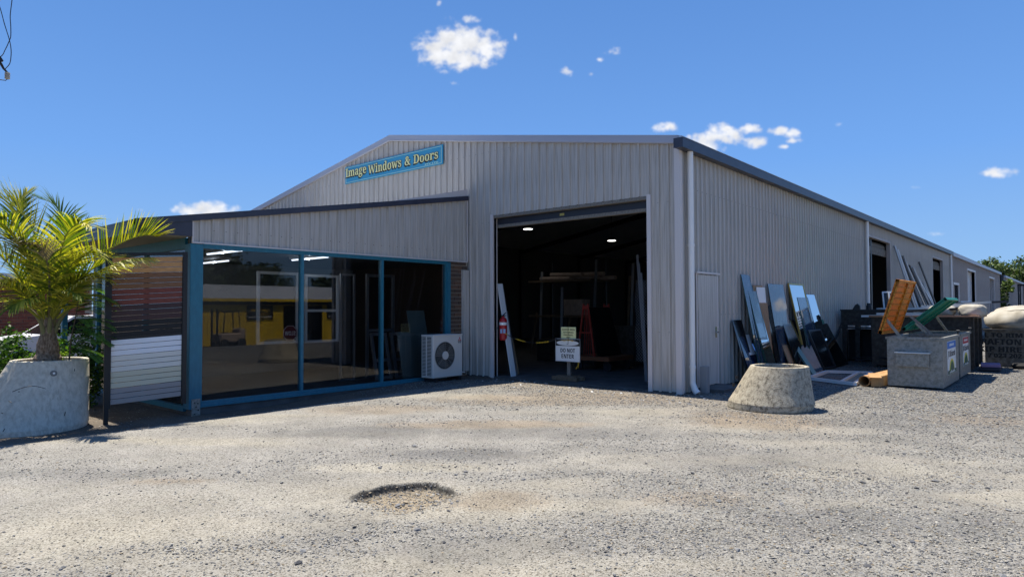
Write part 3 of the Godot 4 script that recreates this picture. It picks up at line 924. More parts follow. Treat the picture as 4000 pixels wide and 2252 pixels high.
# the sheds that carry on behind, one after the other
func make_far_shed(label: String, z0: float, z1: float, eave: float, doors: Array, tone: Material, gut: Material):
	var t := thing("metal_shed", label, "building", Vector3(XR, 0, z0), "row of sheds down the side yard")
	var mb := MB.new()
	var gaps: Array = []
	for d in doors: gaps.append([d[0], d[1], d[3] if d[3] > 0.0 else -0.3, d[2]])
	wall_with_gaps(mb, true, XR - 0.034, XR - 0.2, z0, z1, eave, gaps)
	mb.bx(XL, XL + 0.1, -0.3, eave, z0, z1)
	mb.bx(XL + 0.1, XR - 0.2, -0.3, eave, z1, z1 + 0.1)
	part("wall_lining", mb, mats["liner"], t)
	mb = MB.new()
	mb.bx(XL + 0.1, XR - 0.1, -0.2, 0.01, z0 - 0.01, z1 + 0.1)
	part("floor_slab", mb, mats["concrete_floor"], t)
	var sa := Vector3(XR - 0.03, 0, 0)
	var u := Vector3(0, 0, -1)
	var n := Vector3(1, 0, 0)
	var at := -z0 + 0.01
	var top := const_y(eave - 0.1)
	for d in doors:
		sheets(t, sa, u, n, at, -d[0], const_y(0.0), top, tone, 8)
		sheets(t, sa, u, n, -d[0], -d[1], const_y(d[2]), top, tone, 8)
		if d[3] > 0.0: sheets(t, sa, u, n, -d[0], -d[1], const_y(0.0), const_y(d[3]), tone, 8)
		at = -d[1]
	sheets(t, sa, u, n, at, -z1, const_y(0.0), top, tone, 8)
	mb = MB.new()
	for sg in [-1.0, 1.0]:
		var e := Vector3(RX + sg * (XR - RX + 0.05), eave, 0)
		var r := Vector3(RX, eave + 1.38, 0)
		var a := Vector3(0, 0, z0); var b := Vector3(0, 0, z1)
		mb.qo(e + a, r + a, r + b, e + b, Vector3(RX, 0, z0))
		mb.qo(e + a + Vector3(0, 0.05, 0), r + a + Vector3(0, 0.05, 0), r + b + Vector3(0, 0.05, 0), e + b + Vector3(0, 0.05, 0), Vector3(RX, 0, z0))
	mb.tri(Vector3(XL, eave, z1), Vector3(RX, eave + 1.38, z1), Vector3(XR, eave, z1))
	part("roof_sheeting", mb, mats["roofing"], t)
	mb = MB.new()
	mb.bx(XR + 0.002, XR + 0.14, eave - 0.2, eave - 0.02, z0 - 0.02, z1)
	part("gutter", mb, gut, t)
	for d in doors:
		mb = MB.new()
		mb.bx(XR - 0.3, XR + 0.02, d[3], d[2] + 0.12, d[0] + 0.1, d[0])
		mb.bx(XR - 0.3, XR + 0.02, d[3], d[2] + 0.12, d[1], d[1] - 0.1)
		mb.bx(XR - 0.3, XR + 0.02, d[2], d[2] + 0.12, d[0], d[1])
		part("door_reveal", mb, mats["flashing"], t)
		var lo: float = d[3]
		var hi: float = d[2]
		mb = MB.new()
		var y := lo
		while y < hi - 0.01:
			mb.quad(Vector3(XR - 0.28, y, d[0]), Vector3(XR - 0.28, y, d[1]), Vector3(XR - 0.25, y + 0.05, d[1]), Vector3(XR - 0.25, y + 0.05, d[0]))
			mb.quad(Vector3(XR - 0.25, y + 0.05, d[0]), Vector3(XR - 0.25, y + 0.05, d[1]), Vector3(XR - 0.28, y + 0.1, d[1]), Vector3(XR - 0.28, y + 0.1, d[0]))
			y += 0.1
		part("roller_shutter", mb, mats["white_alu"] if d[4] > 0.5 else mats["steel_dark"], t)
	return t

func make_office():
	var t := thing("showroom_office", "lean-to office with teal framed glass wall and grey cladding above", "building", Vector3(XO, 0, ZO))
	var tl: Material = mats["teal"]
	var topy := func(z: float) -> float: return 2.954 + (-5.124 - z) * 0.1739
	# cladding over the glass
	sheets(t, Vector3(XO - 0.03, 0, 0), Vector3(0, 0, -1), Vector3(1, 0, 0), 4.53, 10.585, const_y(2.53), func(s: float) -> float: return topy.call(-s) + 0.02, mats["cladding"])
	screws(t, Vector3(XO - 0.03, 0, 0), Vector3(0, 0, -1), Vector3(1, 0, 0), 4.6, 10.5, func(_s: float) -> Array: return [2.72], mats["steel_dark"])
	var mb := MB.new()
	mb.bx(XO - 0.02, XO + 0.014, 2.505, 2.528, -4.515, -10.57)
	part("bottom_flashing", mb, mats["flashing"], t)
	mb = MB.new()
	mb.bx(XO - 0.02, XO + 0.006, 2.53, topy.call(-4.515), -4.515, -4.54)
	mb.bx(XO - 0.01, XO + 0.012, 2.53, topy.call(-10.55) + 0.02, -10.545, -10.585)
	part("edge_flashing", mb, mats["flashing"], t)
	# backing of the cladding
	mb = MB.new()
	mb.prism(PackedVector2Array([Vector2(-4.5, 2.46), Vector2(-10.56, 2.46), Vector2(-10.56, topy.call(-10.56)), Vector2(-4.5, topy.call(-4.5))]), Transform3D(Basis(Vector3(0, 0, 1), Vector3(0, 1, 0), Vector3(-1, 0, 0)), Vector3(XO - 0.035, 0, 0)), 0.08)
	part("wall_lining", mb, mats["liner"], t)
	# fascia along the roof's sloping edge, boxed end over the verandah
	mb = MB.new()
	var o := Vector3(XO + 0.01, 3.4, -7.1)
	var f: Array = []
	for x in [XO - 0.04, XO + 0.035]:
		for z in [-3.69, -10.575]:
			f.append(Vector3(x, topy.call(z), z)); f.append(Vector3(x, topy.call(z) + 0.1, z))
	mb.qo(f[0], f[1], f[3], f[2], o); mb.qo(f[4], f[5], f[7], f[6], o); mb.qo(f[0], f[2], f[6], f[4], o); mb.qo(f[1], f[3], f[7], f[5], o); mb.qo(f[0], f[1], f[5], f[4], o)
	part("side_fascia", mb, mats["fascia"], t)
	mb = MB.new()
	mb.prism(PackedVector2Array([Vector2(-3.72, 2.605), Vector2(-4.51, 2.605), Vector2(-4.51, topy.call(-4.51) - 0.003), Vector2(-3.72, topy.call(-3.72) - 0.003)]), Transform3D(Basis(Vector3(0, 0, 1), Vector3(0, 1, 0), Vector3(-1, 0, 0)), Vector3(XO + 0.02, 0, 0)), 0.05)
	part("boxed_eave_end", mb, mats["fascia"], t)
	mb = MB.new()
	mb.bx(-16.5, XO + 0.03, 2.6, 2.8, -3.69, -3.73)
	part("eave_fascia", mb, mats["fascia"], t)
	mb = MB.new()
	mb.bx(-16.5, XO - 0.03, 2.6, 2.615, -3.735, -4.5)
	part("soffit", mb, mat("soffit", rgb(150, 145, 134), 0.8), t)
	# roof
	mb = MB.new()
	var rr: Array = []
	for x in [-16.5, XO - 0.042]:
		for z in [-3.735, -10.59]:
			rr.append(Vector3(x, topy.call(z) + 0.03, z)); rr.append(Vector3(x, topy.call(z) + 0.075, z))
	o = Vector3(-13.4, 3.5, -7)
	mb.qo(rr[0], rr[1], rr[3], rr[2], o); mb.qo(rr[4], rr[5], rr[7], rr[6], o); mb.qo(rr[0], rr[2], rr[6], rr[4], o); mb.qo(rr[1], rr[3], rr[7], rr[5], o); mb.qo(rr[0], rr[1], rr[5], rr[4], o)
	part("roof_sheeting", mb, mats["roofing"], t)
	mb = MB.new()
	mb.prism(PackedVector2Array([Vector2(-8.4, topy.call(-8.4) + 0.102), Vector2(-10.56, topy.call(-10.56) + 0.102), Vector2(-10.56, 4.15)]), Transform3D(Basis(Vector3(0, 0, 1), Vector3(0, 1, 0), Vector3(-1, 0, 0)), Vector3(XO + 0.012, 0, 0)), 0.02)
	part("apron_flashing", mb, mats["flashing"], t)
	# glass wall
	mb = MB.new()
	mb.cbox(Vector3(XO - 0.1, 1.22, -4.592), Vector3(0.2, 2.56, 0.2), 0.006)
	part("corner_post", mb, tl, t)
	mb = MB.new()
	mb.bx(XO - 0.1, XO + 0.012, -0.04, 0.0, -4.66, -10.05)
	mb.bx(XO - 0.1, XO - 0.006, 0.0, 0.052, -4.693, -10.05)
	part("sill", mb, tl, t)
	mb = MB.new()
	mb.bx(XO - 0.1, XO - 0.006, 2.437, 2.475, -4.693, -10.05)
	mb.bx(XO - 0.1, XO + 0.004, 2.475, 2.503, -4.693, -10.05)
	part("head_rail", mb, tl, t)
	for z in [-6.437, -8.203]:
		mb = MB.new()
		mb.bx(XO - 0.1, XO - 0.004, 0.052, 2.437, z + 0.027, z - 0.027)
		part("mullion", mb, tl, t)
	mb = MB.new()
	mb.bx(XO - 0.1, XO - 0.004, 0.052, 2.437, -9.915, -9.955)
	mb.bx(XO - 0.12, XO + 0.004, -0.04, 2.503, -9.957, -10.05)
	part("end_jamb", mb, tl, t)
	var zz := [-4.693, -6.41, -6.464, -8.176, -8.23, -9.915]
	for k in 3:
		mb = MB.new()
		mb.bx(XO - 0.053, XO - 0.047, 0.052, 2.437, zz[2 * k], zz[2 * k + 1])
		part("glass_pane", mb, mats["office_glass"], t)
	# slab edge
	mb = MB.new()
	mb.bx(-14.75, XO - 0.03, -0.35, -0.042, ZO - 0.05, ZF + 0.02)
	part("slab_edge", mb, mats["concrete_floor"], t)
	# brick pier between the glass and the shed, each brick on its own
	var pier := MB.new()
	pier.bx(XO - 0.1, XO - 0.014, -0.3, 2.503, -10.051, -10.565)
	var pr := part("brick_pier", pier, mats["mortar"], t)
	rng.seed = 12
	var y := -0.15
	var row := 0
	while y < 2.46:
		var z := -10.055 - (0.0 if row % 2 == 0 else -0.12)
		while z > -10.56:
			var a := minf(z, -10.056)
			var b := maxf(z - 0.23, -10.562)
			if a - b > 0.03:
				var bm := MB.new()
				bm.cbox(Vector3(XO - 0.03 + rng.randf_range(-0.002, 0.002), y + 0.038, (a + b) * 0.5), Vector3(0.06, minf(0.076, 2.5 - y), a - b), 0.003)
				part("brick", bm, mats["brick_%d" % (rng.randi() % 4)], pr)
			z -= 0.24
		y += 0.086
		row += 1
	# conduit cover against the shed
	mb = MB.new()
	mb.bx(XO - 0.012, XO + 0.06, 0.1, 2.33, -10.38, -10.56)
	part("duct_cover", mb, mats["cladding"], t)
	# end wall under the verandah
	mb = MB.new()
	for x in [-12.3, -14.62]: mb.bx(x, x + 0.09, -0.1, 2.43, ZO - 0.01, ZO - 0.11)
	mb.bx(-14.62, XO - 0.201, 2.43, 2.6, ZO - 0.005, ZO - 0.12)
	mb.bx(-14.62, XO - 0.201, -0.1, -0.03, ZO - 0.0, ZO - 0.12)
	part("end_frame", mb, mats["teal"], t)
	for g in [[-12.21, XO - 0.201], [-14.53, -12.3]]:
		mb = MB.new()
		mb.bx(g[0], g[1], -0.03, 2.43, ZO - 0.05, ZO - 0.056)
		part("glass_pane", mb, mats["office_glass"], t)
	for x in [-16.35]:
		mb = MB.new()
		mb.bx(x, x + 0.1, -0.25, 2.62, ZO + 0.1, ZO)
		part("verandah_post", mb, tl, t)
	mb = MB.new()
	mb.bx(-14.75, -14.62, -0.3, topy.call(-4.6), ZO - 0.01, ZF + 0.02)
	part("far_wall", mb, mat("plaster", rgb(112, 114, 116), 0.8), t)
	mb = MB.new()
	mb.bx(-14.62, XO - 0.12, -0.042, 0.0, ZO - 0.12, ZF + 0.02)
	part("floor", mb, mat("carpet", rgb(50, 52, 56), 0.95), t)
	mb = MB.new()
	mb.bx(-14.62, XO - 0.115, 2.5, 2.53, ZO - 0.12, ZF + 0.02)
	part("ceiling", mb, mat("ceiling", rgb(96, 98, 100), 0.8), t)
	mb = MB.new()
	mb.bx(-14.62, XO - 0.12, 0.0, 2.5, ZF + 0.02, ZF + 0.06)
	part("back_wall", mb, mats["brick_1"], t)
	# mounting bracket on the corner post
	var br := thing("steel_foot_bracket", "weathered bolted metal plate at the foot of the teal corner post", "bracket", Vector3(XO + 0.02, -0.18, -4.58))
	mb = MB.new()
	mb.bx(XO + 0.004, XO + 0.016, -0.19, 0.1, -4.53, -4.66)
	part("plate", mb, mats["galvanised"], br)
	for p in [[0.045, -4.57], [0.03, -4.62], [-0.02, -4.595], [-0.07, -4.63], [-0.13, -4.57]]:
		mb = MB.new()
		mb.tube([Vector3(XO + 0.014, p[0], p[1]), Vector3(XO + 0.026, p[0], p[1])], 0.011, -1, 6)
		part("bolt", mb, mats["steel_dark"], br)

func fluorescent(at: Vector3, along: Vector3, long: float, label: String):
	var t := thing("ceiling_light", label, "light", at, "fluorescent battens in the office")
	var mb := MB.new()
	mb.bar(at - along * long * 0.5 + Vector3(0, 0.03, 0), at + along * long * 0.5 + Vector3(0, 0.03, 0), 0.09, 0.04)
	part("batten", mb, mats["white_paint"], t)
	mb = MB.new()
	mb.tube([at - along * (long * 0.5 - 0.03), at + along * (long * 0.5 - 0.03)], 0.018, -1, 8)
	var gl := mat("tube_glow", rgb(240, 246, 255), 0.4)
	gl.emission_enabled = true
	gl.emission = rgb(225, 238, 255)
	gl.emission_energy_multiplier = 1.6
	part("tube", mb, gl, t)
	var l := OmniLight3D.new()
	l.name = "batten_light"
	l.light_energy = 0.07
	l.light_color = rgb(225, 238, 255)
	l.light_size = 0.02
	l.omni_range = 12.0
	l.omni_attenuation = 2.0
	l.shadow_enabled = true
	t.add_child(l)
	l.position = Vector3(0, -0.05, 0)

func window_frame(name_: String, label: String, cat: String, p: Vector3, u: Vector3, v: Vector3, w: float, h: float, bar: float, m: Material, rails: Array, glass: Material = null, posts: Array = []):
	var t := thing(name_, label, cat, p)
	var n := u.cross(v).normalized()
	var b := Basis(u, v, n)
	for k in [[Vector3(bar * 0.5, h * 0.5, 0), Vector3(bar, h, 0.045)], [Vector3(w - bar * 0.5, h * 0.5, 0), Vector3(bar, h, 0.045)]]:
		var mb := MB.new()
		mb.box(p + b * k[0], k[1], b)
		part("stile", mb, m, t)
	var ys := [bar * 0.5, h - bar * 0.5]
	for r in rails: ys.append(r)
	for y in ys:
		var mb := MB.new()
		mb.box(p + b * Vector3(w * 0.5, y, 0), Vector3(w - 2 * bar, bar, 0.04), b)
		part("rail", mb, m, t)
	for x in posts:
		var mb := MB.new()
		mb.box(p + b * Vector3(x, h * 0.5, 0), Vector3(bar * 0.7, h - 2.0 * bar, 0.036), b)
		part("mullion", mb, m, t)
	if glass:
		var mb := MB.new()
		mb.box(p + b * Vector3(w * 0.5, h * 0.5, -0.004), Vector3(w - 2 * bar, h - 2 * bar, 0.006), b)
		part("glass_pane", mb, glass, t)
	return t

func make_office_inside():
	fluorescent(Vector3(-11.05, 2.45, -5.33), Vector3(-1, 0, 0.02).normalized(), 1.25, "lit fluorescent tube nearest the teal corner post")
	fluorescent(Vector3(-11.25, 2.45, -7.1), Vector3(-1, 0, 0.02).normalized(), 1.25, "lit fluorescent tube behind the first mullion")
	fluorescent(Vector3(-13.5, 2.45, -6.3), Vector3(-1, 0, 0.02).normalized(), 1.25, "short lit tube deep inside the office by its corner")
	var dn := Vector3(0, 0, -1)
	var up := Vector3.UP
	var gl: Material = mats["office_glass"]
	window_frame("display_window", "white framed sample window standing behind first office pane", "window", Vector3(-11.3, 0.84, -6.06), dn, up, 0.83, 1.33, 0.05, mats["white_alu"], [], gl)
	window_frame("display_window", "white framed sash sample window behind second office pane", "window", Vector3(-11.3, 0.83, -7.03), dn, up, 0.76, 1.32, 0.05, mats["white_alu"], [0.62], gl)
	window_frame("display_door", "tall grey sample door frame next to the sash window", "door", Vector3(-11.4, 0.02, -7.9), dn, up, 0.36, 2.18, 0.04, mats["alu"], [], gl)
	window_frame("display_door", "pale framed screen door sample behind the last office pane", "door", Vector3(-11.5, 0.02, -8.62), dn, up, 0.75, 2.2, 0.06, mats["alu"], [1.0], gl)
	var lean := Vector3(-0.22, 1, 0).normalized()
	window_frame("small_window_frame", "small grey frame leaning low behind third office pane", "window", Vector3(-11.0, 0.02, -8.5), dn, lean, 0.42, 0.98, 0.06, mats["alu"], [0.4], gl)
	window_frame("small_window_frame", "second low grey frame leaning beside the teal mullion", "window", Vector3(-10.95, 0.02, -8.98), dn, lean, 0.32, 0.98, 0.06, mats["alu"], [0.4], gl)
	for a in [[-9.05, 0.55, 0.98, "large pale glass sheet leaning inside the right hand pane"], [-9.4, 0.5, 1.45, "tallest pale glass sheet leaning near the office's brick end"]]:
		var t := thing("glass_sheet", a[3], "glass sheet", Vector3(-10.8, 0.0, a[0]))
		var mb := MB.new()
		mb.box(Vector3(-10.8, 0.02, a[0]) + lean * a[2] * 0.5 + dn * a[1] * 0.5, Vector3(a[1], a[2], 0.008), Basis(dn, lean, dn.cross(lean)))
		part("sheet", mb, mat("frosted", rgb(120, 140, 138), 0.3), t)
	# the octagonal sign seen in reverse
	var s := thing("slow_sign", "red octagonal SLOW sign seen reversed through the office glass", "sign", Vector3(-11.22, 1.03, -6.69))
	var pl := PackedVector2Array()
	for k in 8: pl.append(Vector2(cos(PI / 8 + k * PI / 4), sin(PI / 8 + k * PI / 4)) * 0.16)
	var xf := Transform3D(Basis(dn, up, dn.cross(up)), Vector3(-11.24, 1.03, -6.69))
	var mb2 := MB.new()
	mb2.prism(pl, xf, 0.006)
	part("plate", mb2, mat("faded_red", rgb(120, 34, 36), 0.5), s)
	lettering("letters", "SLOW", Vector3(-11.232, 1.03, -6.69), -dn, up, 0.22, 0.08, 0.004, mats["white_paint"], s)
	var ring := MB.new()
	for k in 8: ring.bar(xf * Vector3(pl[k].x * 0.92, pl[k].y * 0.92, 0.008), xf * Vector3(pl[(k + 1) % 8].x * 0.92, pl[(k + 1) % 8].y * 0.92, 0.008), 0.008, 0.003, Vector3.RIGHT)
	part("painted_border", ring, mats["white_paint"], s)

# ---------------------------------------------------------------- yard objects
func make_cone_planter():
	var at := Vector3(-3.57, -0.015, -10.03)
	var t := thing("concrete_cone", "stained lopsided concrete manhole cone, open and empty, on gravel near shed corner", "planter", at)
	var mb := MB.new()
	var sh := Vector3(0.13, 0, -0.08)
	mb.lathe(at, [Vector2(0.575, -0.03), Vector2(0.6, 0.02), Vector2(0.602, 0.1), Vector2(0.59, 0.13), Vector2(0.545, 0.24), Vector2(0.5, 0.37), Vector2(0.455, 0.5), Vector2(0.418, 0.6), Vector2(0.408, 0.625), Vector2(0.395, 0.63), Vector2(0.36, 0.63), Vector2(0.348, 0.625), Vector2(0.345, 0.57), Vector2(0.32, 0.565), Vector2(0.315, 0.5), Vector2(0.4, 0.25), Vector2(0.46, 0.05)], 56, sh, 0.63)
	# rough skin
	for i in mb.v.size():
		var p := mb.v[i]
		var q := Vector3(p.x - at.x, 0, p.z - at.z).normalized()
		mb.v[i] = p + q * 0.003 * nz2.get_noise_3d(p.x * 400.0, p.y * 400.0, p.z * 400.0)
	part("shell", mb, mats["old_concrete"], t)
	mb = MB.new()
	mb.lathe(at, [Vector2(0.375, 0.3), Vector2(0.0, 0.3)], 32, sh, 0.63)
	part("soil", mb, mats["soil"], t)
	mb = MB.new()
	for k in [[-0.38, 0.45, 0.28], [-0.44, 0.33, 0.25]]:
		mb.box(at + Vector3(k[0], k[1], k[2]), Vector3(0.03, 0.05, 0.03), Basis(Vector3.UP, 0.7))
	part("lifting_hole", mb, mats["black"], t)

func make_left_planter():
	var at := Vector3(-11.08, -0.17, -2.6)
	var t := thing("concrete_planter", "large pale concrete cone planter with carved smile lines, palm growing in it", "planter", at)
	var mb := MB.new()
	var sh := Vector3(-0.02, 0, -0.26)
	mb.lathe(at, [Vector2(0.68, -0.05), Vector2(0.7, 0.02), Vector2(0.7, 0.08), Vector2(0.66, 0.22), Vector2(0.6, 0.45), Vector2(0.535, 0.7), Vector2(0.478, 0.9), Vector2(0.465, 0.945), Vector2(0.45, 0.955), Vector2(0.41, 0.955), Vector2(0.4, 0.945), Vector2(0.398, 0.8)], 64, sh, 0.95)
	part("shell", mb, mats["pale_concrete"], t)
	mb = MB.new()
	mb.lathe(at, [Vector2(0.4, 0.88), Vector2(0.0, 0.9)], 32, sh, 0.95)
	part("soil", mb, mats["soil"], t)
	# marks on the face: a curved crack, a plug and small chips
	var on := func(ang: float, y: float, lift: float) -> Vector3:
		var r := 0.0
		var pr := [Vector2(0.7, 0.08), Vector2(0.66, 0.22), Vector2(0.6, 0.45), Vector2(0.535, 0.7), Vector2(0.478, 0.9)]
		for i in pr.size() - 1:
			if y >= pr[i].y and y <= pr[i + 1].y: r = lerpf(pr[i].x, pr[i + 1].x, (y - pr[i].y) / (pr[i + 1].y - pr[i].y))
		return at + sh * (y / 0.95) + Vector3(cos(ang), 0, sin(ang)) * (r + lift) + Vector3(0, y, 0)
	mb = MB.new()
	var pts: Array = []
	for k in 13: pts.append(on.call(lerpf(0.82, 0.16, k / 12.0), 0.575 + 0.055 * sin(PI * k / 12.0) + 0.02 * (k / 12.0), 0.0))
	mb.tube(pts, 0.005, 0.003, 5)
	for c in [[0.8, 0.46, 0.72, 0.44], [0.83, 0.32, 0.79, 0.31], [0.95, 0.11, 0.87, 0.17], [0.64, 0.09, 0.63, 0.13], [0.7, 0.575, 0.66, 0.575], [-0.32, 0.22, -0.33, 0.27], [-0.42, 0.8, -0.425, 0.83]]:
		mb.tube([on.call(c[0], c[1], 0.0), on.call(c[2], c[3], 0.0)], 0.005, -1, 5)
	part("crack", mb, mats["black"], t)
	mb = MB.new()
	var q: Vector3 = on.call(0.09, 0.79, 0.0)
	mb.tube([q, q + Vector3(0.012, 0.002, 0)], 0.04, -1, 20)
	var pg := part("plug_ring", mb, mat("grey_cement", rgb(120, 120, 116), 0.9), t)
	mb = MB.new()
	mb.tube([q + Vector3(0.01, 0.002, 0), q + Vector3(0.018, 0.003, 0)], 0.014, -1, 14)
	part("plug", mb, mats["white_paint"], pg)

func make_slat_screen():
	var a := Vector3(-10.625, -0.15, -3.40)
	var b := Vector3(-10.40, -0.15, -4.40)
	var u := Vector3(b.x - a.x, 0.062, b.z - a.z).normalized()
	var h := Vector3(b.x - a.x, 0, b.z - a.z).normalized()
	var n := h.cross(Vector3.UP)
	if n.x < 0: n = -n
	var t := thing("slat_screen", "black framed sample screen of coloured horizontal slats, browns above and pale ones below", "screen", a)
	var mb := MB.new()
	var at := func(s: float, y: float, o: float) -> Vector3: return a + h * s + Vector3(0, y + 0.15, 0) + n * o
	var bs := Basis(h, Vector3.UP, h.cross(Vector3.UP))
	for k in [[0.02, -0.2, 2.33], [1.035, 0.05, 2.36]]:
		mb = MB.new()
		mb.box(at.call(k[0], (k[1] + k[2]) * 0.5, 0.0), Vector3(0.06, k[2] - k[1], 0.06), bs)
		part("post", mb, mats["black"], t)
	mb = MB.new()
	mb.box(at.call(0.058, 1.17, 0.008), Vector3(0.03, 2.2, 0.034), bs)
	mb.box(at.call(1.004, 1.2, 0.006), Vector3(0.014, 2.15, 0.03), bs)
	part("side_channel", mb, mats["black"], t)
	mb = MB.new()
	var bu := Basis(u, Vector3.UP, u.cross(Vector3.UP))
	mb.box(at.call(0.53, 2.305, 0.0), Vector3(1.0, 0.045, 0.05), bu)
	part("cross_rail", mb, mats["black"], t)
	mb = MB.new()
	mb.box(at.call(0.53, 1.083, -0.01), Vector3(0.96, 0.035, 0.03), bu)
	part("cross_rail", mb, mats["black"], t)
	mb = MB.new()
	mb.box(at.call(0.47, 1.68, -0.014), Vector3(0.012, 1.2, 0.012), bs)
	part("spacer_rod", mb, mats["alu"], t)
	var groups := [["light oak slat", rgb(222, 166, 106)], ["walnut slat", rgb(142, 98, 64)], ["jarrah red slat", rgb(134, 66, 52)], ["dark brown slat", rgb(74, 48, 48)], ["black slat", rgb(16, 17, 19)], ["white slat", rgb(234, 234, 236)], ["off white slat", rgb(222, 216, 204)], ["cream slat", rgb(206, 198, 172)], ["mid grey slat", rgb(158, 149, 144)]]
	for k in 27:
		var g: Array = groups[k / 3]
		var y: float
		var hh: float
		if k < 15:
			y = 2.222 - k * 0.0775; hh = 0.0712
		else:
			y = 1.03 - (k - 15) * 0.0775; hh = 0.0705
		var m := mat("slat_%d" % (k / 3), g[1], 0.65)
		if k < 12 and not m.albedo_texture: tex(m, grain(0.02, Color(0.72, 0.7, 0.68), Color.WHITE, 70 + k), Vector3(0.8, 6, 0.8))
		mb = MB.new()
		mb.cbox(at.call(0.529, y, 0.0), Vector3(0.935, hh, 0.018), 0.003, bu)
		var o := part("slat", mb, m, t)
		if k % 3 == 0: o.set_meta("label", g[0])

func make_air_conditioner():
	var t := thing("air_conditioner", "white outdoor air conditioner unit with round fan beside the brick pier", "air conditioner", Vector3(-10.1, 0.0, -9.5))
	var m := mat("ac_white", rgb(204, 201, 194), 0.45)
	var x1 := -9.95
	var x0 := -10.3
	var mb := MB.new()
	mb.cbox(Vector3((x0 + x1) * 0.5, 0.495, -9.53), Vector3(x1 - x0, 0.85, 0.84), 0.01)
	part("casing", mb, m, t)
	mb = MB.new()
	mb.cbox(Vector3((x0 + x1) * 0.5, 0.93, -9.53), Vector3(x1 - x0 + 0.012, 0.03, 0.852), 0.008)
	part("lid", mb, m, t)
	mb = MB.new()
	mb.bx(x1, x1 + 0.004, 0.085, 0.1, -9.12, -9.94)
	for z in [-9.79, -9.84, -9.9]: mb.bx(x1, x1 + 0.003, 0.12, 0.86, z, z - 0.006)
	part("pressed_ribs", mb, m, t)
	for z in [-9.2, -9.85]:
		mb = MB.new()
		mb.bx(x0 + 0.02, x1 + 0.03, -0.03, 0.068, z + 0.03, z - 0.03)
		part("foot", mb, mats["steel_dark"], t)
	# fan
	var o := Vector3(x1 + 0.001, 0.52, -9.435)
	var disc := MB.new()
	disc.tube([o, o + Vector3(0.003, 0, 0)], 0.275, -1, 40)
	var fan := part("fan_recess", disc, mat("fan_dark", rgb(52, 54, 54), 0.6), t)
	mb = MB.new()
	for k in 3:
		var a0 := k * TAU / 3.0
		for j in 5:
			var a1 := a0 + j * 0.28
			var p := [o + Vector3(0.008, cos(a1) * 0.07, sin(a1) * 0.07), o + Vector3(0.005, cos(a1 + 0.1) * 0.25, sin(a1 + 0.1) * 0.25), o + Vector3(0.007, cos(a1 + 0.38) * 0.25, sin(a1 + 0.38) * 0.25), o + Vector3(0.01, cos(a1 + 0.28) * 0.07, sin(a1 + 0.28) * 0.07)]
			mb.qo(p[0], p[1], p[2], p[3], o - Vector3(1, 0, 0))
	part("fan_blade", mb, mat("fan_blade", rgb(84, 86, 84), 0.6), fan)
	mb = MB.new()
	for r in [0.277, 0.235, 0.2, 0.165, 0.13, 0.095]:
		var pts: Array = []
		for k in 41: pts.append(o + Vector3(0.02 if r < 0.27 else 0.008, cos(TAU * k / 40.0) * r, sin(TAU * k / 40.0) * r))
		mb.tube(pts, 0.006 if r > 0.27 else 0.0014, -1, 4, false)
	for k in 8: mb.tube([o + Vector3(0.02, cos(TAU * k / 8.0) * 0.08, sin(TAU * k / 8.0) * 0.08), o + Vector3(0.012, cos(TAU * k / 8.0) * 0.275, sin(TAU * k / 8.0) * 0.275)], 0.0025, -1, 4)
	part("fan_guard", mb, mat("guard_grey", rgb(150, 148, 142), 0.5), fan)
	mb = MB.new()
	mb.tube([o + Vector3(0.012, 0, 0), o + Vector3(0.028, 0, 0)], 0.085, -1, 28)
	part("hub_cap", mb, m, fan)
	# louvres on the end that faces the glass
	mb = MB.new()
	mb.bx(x0 + 0.03, x1 - 0.05, 0.12, 0.9, -9.112, -9.108)
	var gr := part("louvre_recess", mb, mats["black"], t)
	for k in 27:
		mb = MB.new()
		var y := 0.135 + k * 0.0282
		mb.bx(x0 + 0.03, x1 - 0.05, y, y + 0.012, -9.106, -9.1)
		part("louvre_slat", mb, m, gr)
	mb = MB.new()
	mb.bx(x0 + 0.15, x0 + 0.175, 0.1, 0.91, -9.107, -9.096)
	part("louvre_bar", mb, m, gr)
	# emblem: three rhombs with lettering below
	mb = MB.new()
	var e := Vector3(x1 + 0.002, 0.835, -9.865)
	var rh := func(c: Vector2, ang: float):
		var d := Vector2(cos(ang), sin(ang)) * 0.026
		var w := Vector2(-sin(ang), cos(ang)) * 0.015
		var p := PackedVector2Array([c - d, c - w, c + d, c + w])
		mb.prism(p, Transform3D(Basis(Vector3(0, 0, -1), Vector3.UP, Vector3(1, 0, 0)), e), 0.003)
	rh.call(Vector2(0, 0.028), PI / 2)
	rh.call(Vector2(-0.023, -0.013), PI * 7 / 6)
	rh.call(Vector2(0.023, -0.013), -PI / 6)
	part("emblem", mb, mat("emblem_red", rgb(190, 20, 40), 0.4), t)
	lettering("letters", "MITSUBISHI", e + Vector3(0.001, -0.045, 0), Vector3(0, 0, -1), Vector3.UP, 0.1, 0.017, 0.003, mats["black"], t)
	lettering("letters", "ELECTRIC", e + Vector3(0.001, -0.068, 0), Vector3(0, 0, -1), Vector3.UP, 0.08, 0.014, 0.003, mats["black"], t)
	# pipe run behind it
	var p := thing("drain_pipe", "thin white drain hose bent behind the air conditioner", "pipe", Vector3(-10.2, 0.1, -10.05))
	mb = MB.new()
	mb.tube([Vector3(-10.2, 0.45, -9.98), Vector3(-10.2, 0.42, -10.06), Vector3(-10.2, 0.16, -10.07), Vector3(-10.19, 0.12, -10.1), Vector3(-10.17, 0.1, -10.25)], 0.012, -1, 8)
	part("hose", mb, mats["pipe"], p)
	mb = MB.new()
